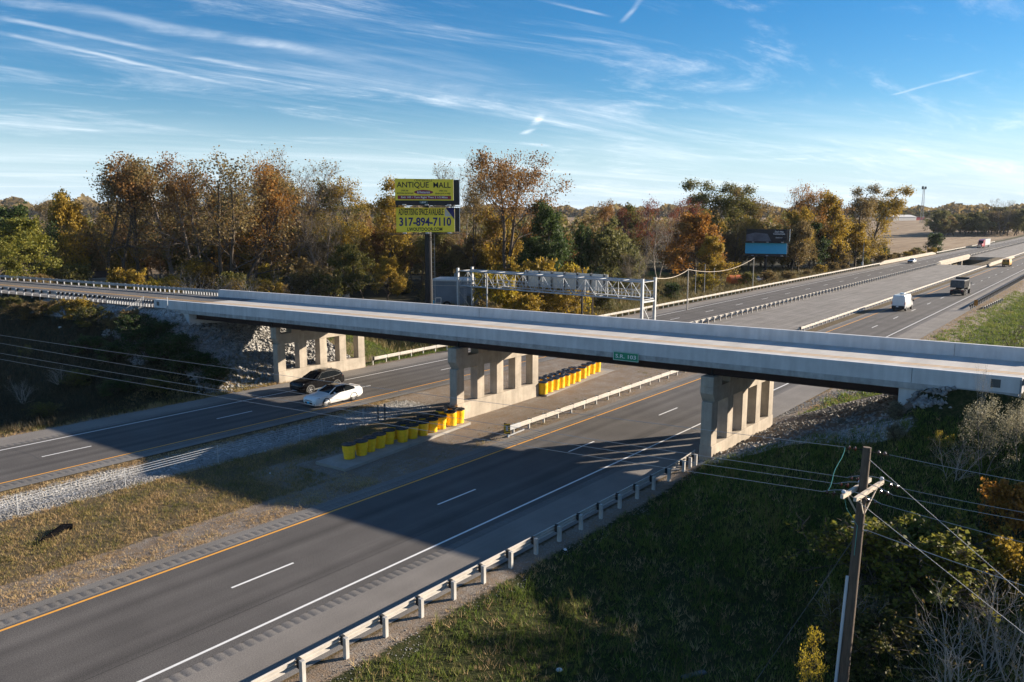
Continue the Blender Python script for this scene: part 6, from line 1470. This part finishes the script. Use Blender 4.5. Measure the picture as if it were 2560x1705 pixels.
# far woods beyond the field
for i in range(80):
    u = 2205+i*4.6+rr.uniform(-6, 6); dk = rr.random(); d = rr.uniform(1150, 1400) if u < 2335 else rr.uniform(590, 700)
    vt = rr.uniform(524, 533) if u < 2345 else rr.uniform(531, 549) - 16*math.exp(-((u-2510)/40)**2)
    k = ('round', 'round', 'dense')[rr.randrange(3)]; tree(u, vt, d, k, ('l_olive', 'l_brown', 'l_willow')[rr.randrange(3)], 'distant tree in the wood beyond the harvested field', 1.25 if u > 2335 else 1.7, 'distant trees beyond the field')
tree(2512, 494, 600, 'bare', 'l_brown', 'bare tall tree standing above the distant wood at the right', .9, 'distant trees beyond the field', 'bark_grey')
def far_woods():
    V = []; n = 30000; rg = np.random.default_rng(9)
    az = rg.uniform(R(-76), R(2), n); d = rg.uniform(1500, 1900, n); left = az < R(-62)
    hh = np.where(left, 34, 22)*(0.72+.28*np.sin(az*61)*np.sin(az*143+1)) ; c = np.stack([np.sin(az)*d, np.cos(az)*d, 0*az], -1); c[:, 2] = rise(c[:, 0], c[:, 1]) + hh*rg.uniform(0, 1, n)**.8
    a = rg.normal(0, 1, (n, 3)); a /= np.linalg.norm(a, axis=1)[:, None]; b = np.cross(a, rg.normal(0, 1, (n, 3))); b /= np.linalg.norm(b, axis=1)[:, None]; s = rg.uniform(3, 7, n)[:, None]
    V = np.stack([c-a*s, c-b*s*.8, c+a*s, c+b*s*.8], 1).reshape(-1, 3); o = mesh_np('far_woods', V, np.arange(4*n).reshape(-1, 4), M['l_brown']); tag(o, 'low band of autumn woods along the horizon', 'woods', kind='stuff')
far_woods()
def mid_woods(name, label, mt, seed, n):
    rg = np.random.default_rng(seed); az = rg.uniform(R(-78), R(-15.5), n); d = rg.uniform(330, 520, n)
    hh = 15.5*(0.80+.20*np.sin(az*83+seed)*np.sin(az*197+2*seed)+.10*np.sin(az*411)); c = np.stack([np.sin(az)*d, np.cos(az)*d, 0*az], -1); c[:, 2] = -.9+hh*rg.uniform(0, 1, n)**.75*(1+.25*(d-330)/190)
    a = rg.normal(0, 1, (n, 3)); a /= np.linalg.norm(a, axis=1)[:, None]; b = np.cross(a, rg.normal(0, 1, (n, 3))); b /= np.linalg.norm(b, axis=1)[:, None]; s = rg.uniform(.5, 1.15, n)[:, None]
    V = np.stack([c-a*s, c-b*s*.8, c+a*s, c+b*s*.8], 1).reshape(-1, 3); tag(mesh_np(name, V, np.arange(4*n).reshape(-1, 4), mt), label, 'woods', kind='stuff')
mid_woods('far_woods', 'brown part of the wood closing the view behind the nearer trees', M['l_brown'], 3, 42000); mid_woods('far_woods', 'olive part of the wood closing the view behind the nearer trees', M['l_olive'], 8, 30000)

# ------------------------------------------------------------------ plants near the camera, on the two banks
def on_ground(u, v, h, key, leafm, label, wide=1.0, bark='bark', cat='shrub', name='shrub', group=None, tilt=(0, 0)):
    p = hit(u, v); return plant(name, key, (float(p[0]), float(p[1]), float(p[2])-.05), h, leafm, label, group, wide, bark, cat, None, 'stems', 'foliage', tilt)
on_ground(2455, 1190, 3.7, 'pale', 'l_pale', 'tall shrub with pale silvery leaves at the right end of the overpass', .75, 'bark_grey')
on_ground(2545, 1150, 2.8, 'pale', 'l_pale', 'silvery leaved shrub cut by the right frame edge', .8, 'bark_grey')
on_ground(2380, 1200, 2.4, 'bareshrub', 'l_brown', 'bare pale twigged shrub left of the silvery shrub', .9, 'bark_pale')
on_ground(2230, 1480, 3.4, 'bush', 'l_bush', 'dense green bush with sunlit top right of the foreground pole', 1.5)
on_ground(2330, 1500, 3.2, 'bush', 'l_bush', 'dense green bush behind the bare twigs at lower right', 1.4)
on_ground(2540, 1370, 3.0, 'shrub', 'l_orange', 'orange leaved shrub at the right frame edge', .8)
on_ground(2480, 1480, 2.6, 'shrub', 'l_gold', 'golden leaved shrub near the right frame edge below the wires', .8)
on_ground(2105, 1640, 3.6, 'bareshrub', 'l_gold', 'bare branched sapling left of the foreground pole', .6, 'bark_pale')
on_ground(2010, 1775, 2.9, 'sapling', 'l_yellow', 'small yellow leaved sapling at the bottom edge left of the pole', .5)
on_ground(2390, 1780, 4.3, 'bareshrub', 'l_brown', 'bare twiggy shrub at the bottom right, left one', .9, 'bark_pale')
on_ground(2540, 1740, 3.4, 'bareshrub', 'l_brown', 'bare twiggy shrub at the bottom right corner', .9, 'bark_pale')
on_ground(2470, 1680, 4.0, 'bareshrub', 'l_gold', 'bare twiggy shrub with a few golden leaves, above the corner shrub', .9, 'bark_pale')
on_ground(2200, 1650, 2.6, 'bush', 'l_olive', 'dark shaded bush right of the pole foot', 1.4)
on_ground(2448, 1048, 3.3, 'bareshrub', 'l_pale', 'tall thin pale dead vine stalk standing before the right parapet end', .22, 'bark_pale')
on_ground(2240, 1045, 1.0, 'bush', 'l_pale', 'small pale weed clump on the bank below the right abutment', .9)
on_ground(2240, 1100, .9, 'bush', 'l_pale', 'small pale weed clump half way down the right bank', .9)
on_ground(2345, 1135, 1.2, 'sapling', 'l_yellow', 'little yellow sapling on the right bank', .8)
# left bank
for (u, v, h, key, mt, lab, w_) in ((185, 800, 2.6, 'bush', 'l_gold', 'golden green bush on the left bank below the guardrail', 1.3), (240, 815, 2.2, 'bush', 'l_olive', 'olive bush right of the golden bush on the left bank', 1.3),
    (60, 800, 2.2, 'bush', 'l_brown', 'brown weedy bush at the top of the left bank', 1.5), (20, 780, 2.0, 'bush', 'l_olive', 'olive weedy bush at the left frame edge on the bank', 1.4), (110, 790, 1.9, 'bush', 'l_brown', 'brown weedy bush left of the golden bush', 1.4),
    (75, 905, 1.8, 'sapling', 'l_olive', 'yellow green sapling on the dark left bank', 1.0), (60, 1010, 2.6, 'bareshrub', 'l_pale', 'pale twiggy bush near the foot of the left bank', 1.0),
    (280, 830, 1.6, 'bush', 'l_brown', 'brown bush near the wire fence on the left bank', 1.2), (390, 900, 2.2, 'bush', 'l_green', 'dark green bush mass at the edge of the rock slope', 1.8), (440, 880, 2.0, 'bush', 'l_green', 'dark green bush above the rock slope edge', 1.7),
    (500, 930, 2.0, 'bush', 'l_green', 'dark green bush lowest along the rock slope', 1.6), (550, 955, 1.7, 'bush', 'l_green', 'dark green bush at the foot of the rock slope near the road', 1.6), (455, 930, 1.9, 'bush', 'l_green', 'dark green bush below the bush mass by the rocks', 1.7), (400, 840, 1.7, 'bush', 'l_green', 'dark green bush right below the gravel at the rock slope top', 1.6), (320, 815, 1.8, 'bush', 'l_brown', 'brown green bush right beside the wire fence on the left bank', 1.4), (350, 830, 1.9, 'bush', 'l_green', 'dark green bush between the wire fence and the rock slope', 1.7), (230, 880, 1.7, 'bush', 'l_green', 'low dark green bush near the top of the shaded left bank', 1.7), (200, 960, 1.5, 'bush', 'l_olive', 'low olive bush half way down the shaded left bank', 1.7), (300, 985, 1.4, 'bush', 'l_green', 'low dark green bush at the foot of the shaded left bank', 1.8), (400, 975, 1.4, 'bush', 'l_olive', 'low olive bush at the bank foot left of the rocks', 1.7), (110, 1040, 1.3, 'bush', 'l_olive', 'low olive bush at the far left foot of the bank', 1.7), (300, 900, 1.8, 'bush', 'l_green', 'dark green bush in the middle of the bank left of the rocks', 1.7), (340, 860, 2.0, 'bush', 'l_green', 'dark green bush left of the bush mass by the rocks', 1.7), (150, 960, 1.8, 'bareshrub', 'l_brown', 'small bare shrub in the middle of the dark left bank', 1.1)):
    on_ground(u, v, h, key, mt, lab, w_, 'bark_pale' if key == 'bareshrub' else 'bark')
# trees to the right of the frame, on and behind the right approach: they shade the foreground bank
for i, (x, y, h, key) in enumerate(((1.8, 43.6, 3.0, 'round'), (6, 43.2, 4.2, 'round'), (10.5, 44, 4.6, 'round'), (16, 43.5, 5.5, 'dense'), (22, 44, 6, 'dense'))):
    plant('tree', key, (x, y, gz(x, y)), h, 'l_olive', 'olive tree on the right bank just outside the right frame edge', 'trees on the right bank', 1.1)

# ------------------------------------------------------------------ grass, weeds and stones as loose cover
def blades(name, label, pts, h, w, mt, n_per=3, seed=1, lean=.35):
    rg = np.random.default_rng(seed); P = np.repeat(pts, n_per, 0); n = len(P)
    P = P + np.concatenate([rg.normal(0, .06, (n, 2)), np.zeros((n, 1))], 1)
    a = rg.uniform(0, 2*math.pi, n); hh = h*rg.uniform(.5, 1.25, n)*(np.repeat(rg.uniform(.6, 1.3, len(pts)), n_per)); dx = np.cos(a)*w; dy = np.sin(a)*w; l = rg.normal(0, lean, (n, 2))*hh[:, None]
    z0 = P[:, 2]-.02
    V = np.stack([np.stack([P[:, 0]-dx, P[:, 1]-dy, z0], -1), np.stack([P[:, 0]+dx, P[:, 1]+dy, z0], -1), np.stack([P[:, 0]+l[:, 0], P[:, 1]+l[:, 1], z0+hh], -1)], 1).reshape(-1, 3)
    o = mesh_np(name, V, np.arange(3*n).reshape(-1, 3), mt); return tag(o, label, 'grass' if 'grass' in name else 'weeds', kind='stuff')
def scatter(n, x0, x1, y0, y1, keep=None, seed=0):
    rg = np.random.default_rng(seed); x = rg.uniform(x0, x1, n); y = rg.uniform(y0, y1, n)
    nz = np.sin(x*.9+1.3*np.sin(y*.7))*np.sin(y*1.1+1.7*np.sin(x*.5)) + .6*np.sin(x*2.7+y*1.9)
    k = np.ones(n, bool) if keep is None else keep(x, y, nz, rg.uniform(0, 1, n))
    x, y = x[k], y[k]; return np.stack([x, y, terrain(x, y)], -1)
blades('grass', 'long green grass on the right bank and verge', scatter(84000, -20.0, 14, 4, 44, lambda x, y, z, r: (r < .55+.35*z) & (x > -19.6+.5*z), 1), .22, .016, M['grass_green'], 4, 2)
blades('tall_weeds', 'clumps of tall dry weed stalks on the right bank', scatter(2600, -18.6, 3, 8, 42, lambda x, y, z, r: (z > .35) & (r < .8) & (y < yn(x)-3), 51), .75, .016, M['l_weed'], 5, 52, .22)
blades('grass', 'grass on the slope below the right abutment', scatter(9000, -19, 4, 32, 45, lambda x, y, z, r: (y < yn(x)-2.6) & (r < .8), 3), .32, .018, M['grass_green'], 4, 4)
blades('dry_grass', 'tan and brown dry grass tufts on the verge and bank', scatter(22000, -20.0, 14, 4, 44, lambda x, y, z, r: (r < .35-.3*z) & (y < yn(x)-2), 5), .26, .014, M['grass_dry'], 4, 6, .5)
blades('grass', 'patchy green and tan grass in the median', scatter(26000, -44.6, -36.2, 4, 38, lambda x, y, z, r: (r < .6+.25*z) & ~((x > -40.4) & (y > 29)), 7), .16, .014, M['grass_mix'], 4, 8, .5)
blades('dry_grass', 'dry brown grass along the median edge', scatter(14000, -37.2, -33.2, 4, 30, lambda x, y, z, r: r < .38+.3*z, 9), .11, .012, M['grass_dry'], 4, 10, .6)
blades('dry_grass', 'dry grass fringe beside the far carriageway', scatter(5000, -48.4, -47.5, 4, 44, lambda x, y, z, r: r < .5+.3*z, 11), .12, .012, M['grass_dry'], 4, 12, .6)
blades('dry_grass', 'thin dry weeds in the dirt under and before the overpass', scatter(16000, -42, -33.4, 27, 74, lambda x, y, z, r: (r < .22+.22*z) & ~((x < -36.6) & (y < 67)), 13), .12, .012, M['grass_mix'], 4, 14, .6)
blades('weeds', 'dark tangled weeds on the left bank', scatter(26000, -125, -61.0, 14, 45, lambda x, y, z, r: (y < yn(x)-3.2+1.5*z) & (r < .8) & (terrain(x, y) > -1.2) & ~((x > -79) & (y > 37.5-(x+61)*.0+z)), 15), .55, .022, M['l_weed2'], 4, 16, .4)
blades('grass', 'grass at the foot of the left bank', scatter(9000, -67, -60.7, 12, 44, lambda x, y, z, r: r < .7+.2*z, 17), .20, .016, M['grass_mix'], 4, 18)
blades('grass', 'green grass beside the left pier beyond the overpass', scatter(12000, -75, -61.2, 53, 90, lambda x, y, z, r: r < .8, 19), .30, .02, M['grass_green'], 4, 20)
blades('weeds', 'tall autumn weeds along the outer side of the far carriageway', scatter(42000, -100, -62.6, 60, 240, lambda x, y, z, r: (r < .7+.3*z) & (x-shift(y) < -63), 21), .95, .045, M['l_weed'], 3, 22, .3)
blades('weeds', 'scrubby weeds between the lawn and the wood', scatter(30000, -190, -70, 60, 190, lambda x, y, z, r: (r < .5+.3*z) & (y > 0.45*-x+8) & (y < .62*-x+60) & ((y/-x < .66) | (y/-x > 1.0)), 23), 1.1, .05, M['l_weed'], 3, 24, .3)
blades('grass', 'green grass of the right verge beyond the overpass', scatter(60000, -20.6, 10, 60, 190, lambda x, y, z, r: (x-shift(y) > -19.6+.8*z) & (r < .75+.2*z), 25), .30, .035, M['grass_green'], 4, 26)
blades('weeds', 'brown weeds on the right slope beyond the overpass', scatter(10000, -14, 20, 60, 170, lambda x, y, z, r: (r < .3+.4*z), 27), .6, .035, M['l_weed2'], 4, 28)
blades('dry_grass', 'dry grass strip along the right shoulder beyond the overpass', scatter(9000, -23.5, -17, 62, 220, lambda x, y, z, r: (x-shift(y) > -20.9) & (x-shift(y) < -18.6) & (r < .7), 29), .16, .025, M['grass_dry'], 4, 30)
def stones(name, label, pts, s0, s1, seed):
    rg = np.random.default_rng(seed); n = len(pts); base = np.array([(1,0,0),(-1,0,0),(0,1,0),(0,-1,0),(0,0,1),(0,0,-1)], float); F0 = np.array([(0,2,4),(2,1,4),(1,3,4),(3,0,4),(2,0,5),(1,2,5),(3,1,5),(0,3,5)])
    s = rg.uniform(s0, s1, n); q = base[None]*s[:, None, None]*rg.uniform(.5, 1.1, (n, 6, 3)) + rg.normal(0, .18, (n, 6, 3))*s[:, None, None]
    a = rg.uniform(0, 6.28, n); ca, sa = np.cos(a), np.sin(a); x = q[..., 0]*ca[:, None]-q[..., 1]*sa[:, None]; y = q[..., 0]*sa[:, None]+q[..., 1]*ca[:, None]
    V = np.stack([x+pts[:, 0:1], y+pts[:, 1:2], q[..., 2]*.75+pts[:, 2:3]+s[:, None]*.15], -1).reshape(-1, 3); F = (F0[None]+6*np.arange(n)[:, None, None]).reshape(-1, 3)
    tag(mesh_np(name, V, F, M['stone_var']), label, 'stones', kind='stuff')
LG = .80
M['stone_var'] = leaf_mat('limestone_rubble', [(.17,.16,.145), (.31,.295,.27), (.44,.425,.40), (.25,.235,.21)], 0.0, .95)
stones('gravel', 'white crushed stone filling the median ditch', scatter(34000, -48.0, -44.3, 3, 45.5, lambda x, y, z, r: (x < -44.5+.22*z) & (x > -47.75+.15*z), 41), .03, .085, 1)
stones('riprap', 'pale rock riprap on the slope under the left end of the overpass', scatter(6500, -80, -61.6, 34, 54, lambda x, y, z, r: (y > yn(x)-5.2+(-61.6-x)*.20+z*.5) & (y < yn(x)+12) & (terrain(x, y) > -.6) & (x > -73 + 0*z) | ((x < -70) & (y > yn(x)-4.5+z*.6) & (y < yn(x)-.5)), 42), .12, .34, 2)
def along_hits(pix, n, wd, seed):
    rg = np.random.default_rng(seed); H = np.array([hit(*p) for p in pix]); t = rg.uniform(0, len(H)-1.001, n); i = t.astype(int); f = (t-i)[:, None]
    q = H[i]*(1-f)+H[i+1]*f + rg.normal(0, 1, (n, 3))*wd; return np.stack([q[:, 0], q[:, 1], terrain(q[:, 0], q[:, 1])], -1)
stones('riprap', 'white rocks at the foot of the right abutment', along_hits([(2030, 1040), (2130, 1022), (2230, 1018), (2300, 1008), (2365, 1000)], 620, .22, 43), .08, .22, 3)
stones('riprap', 'grey rubble on the slope under the right end of the overpass', scatter(1600, -20, -10, 43.5, 57, None, 44), .05, .16, 4)
stones('gravel', 'pale gravel swale running down from the right abutment to the right pier', along_hits([(1790, 1118), (1880, 1075), (1990, 1020), (2090, 985), (2170, 972)], 5200, .30, 45), .025, .08, 5)
blades('grass', 'sunlit grass patch beside the road before the left pier', scatter(2600, -64.5, -60.9, 30, 42.5, lambda x, y, z, r: r < .85, 53), .24, .016, M['grass_mix'], 4, 54)
stones('gravel', 'grey gravel beside the foreground guardrail', scatter(5000, -20.3, -18.3, 6, 44, lambda x, y, z, r: (r < .4+.4*z) & (x < -19.3+.4*z), 46), .012, .04, 6)

# ------------------------------------------------------------------ air: far things fade a little
def haze_box():
    m = bpy.data.materials.new('haze'); m.use_nodes = True; nt = m.node_tree; nt.nodes.clear()
    o = nt.nodes.new('ShaderNodeOutputMaterial'); v = nt.nodes.new('ShaderNodeVolumePrincipled'); v.inputs['Color'].default_value = (.80, .88, 1.0, 1); v.inputs['Density'].default_value = .00004; v.inputs['Anisotropy'].default_value = 0.0
    nt.links.new(v.outputs[0], o.inputs['Volume'])
    b = MB(); b.box((0, 3300, 40), (10400, 7900, 96)); h = b.build('haze', m); tag(h, 'thin blue haze over the far fields', 'haze', kind='stuff')
haze_box()
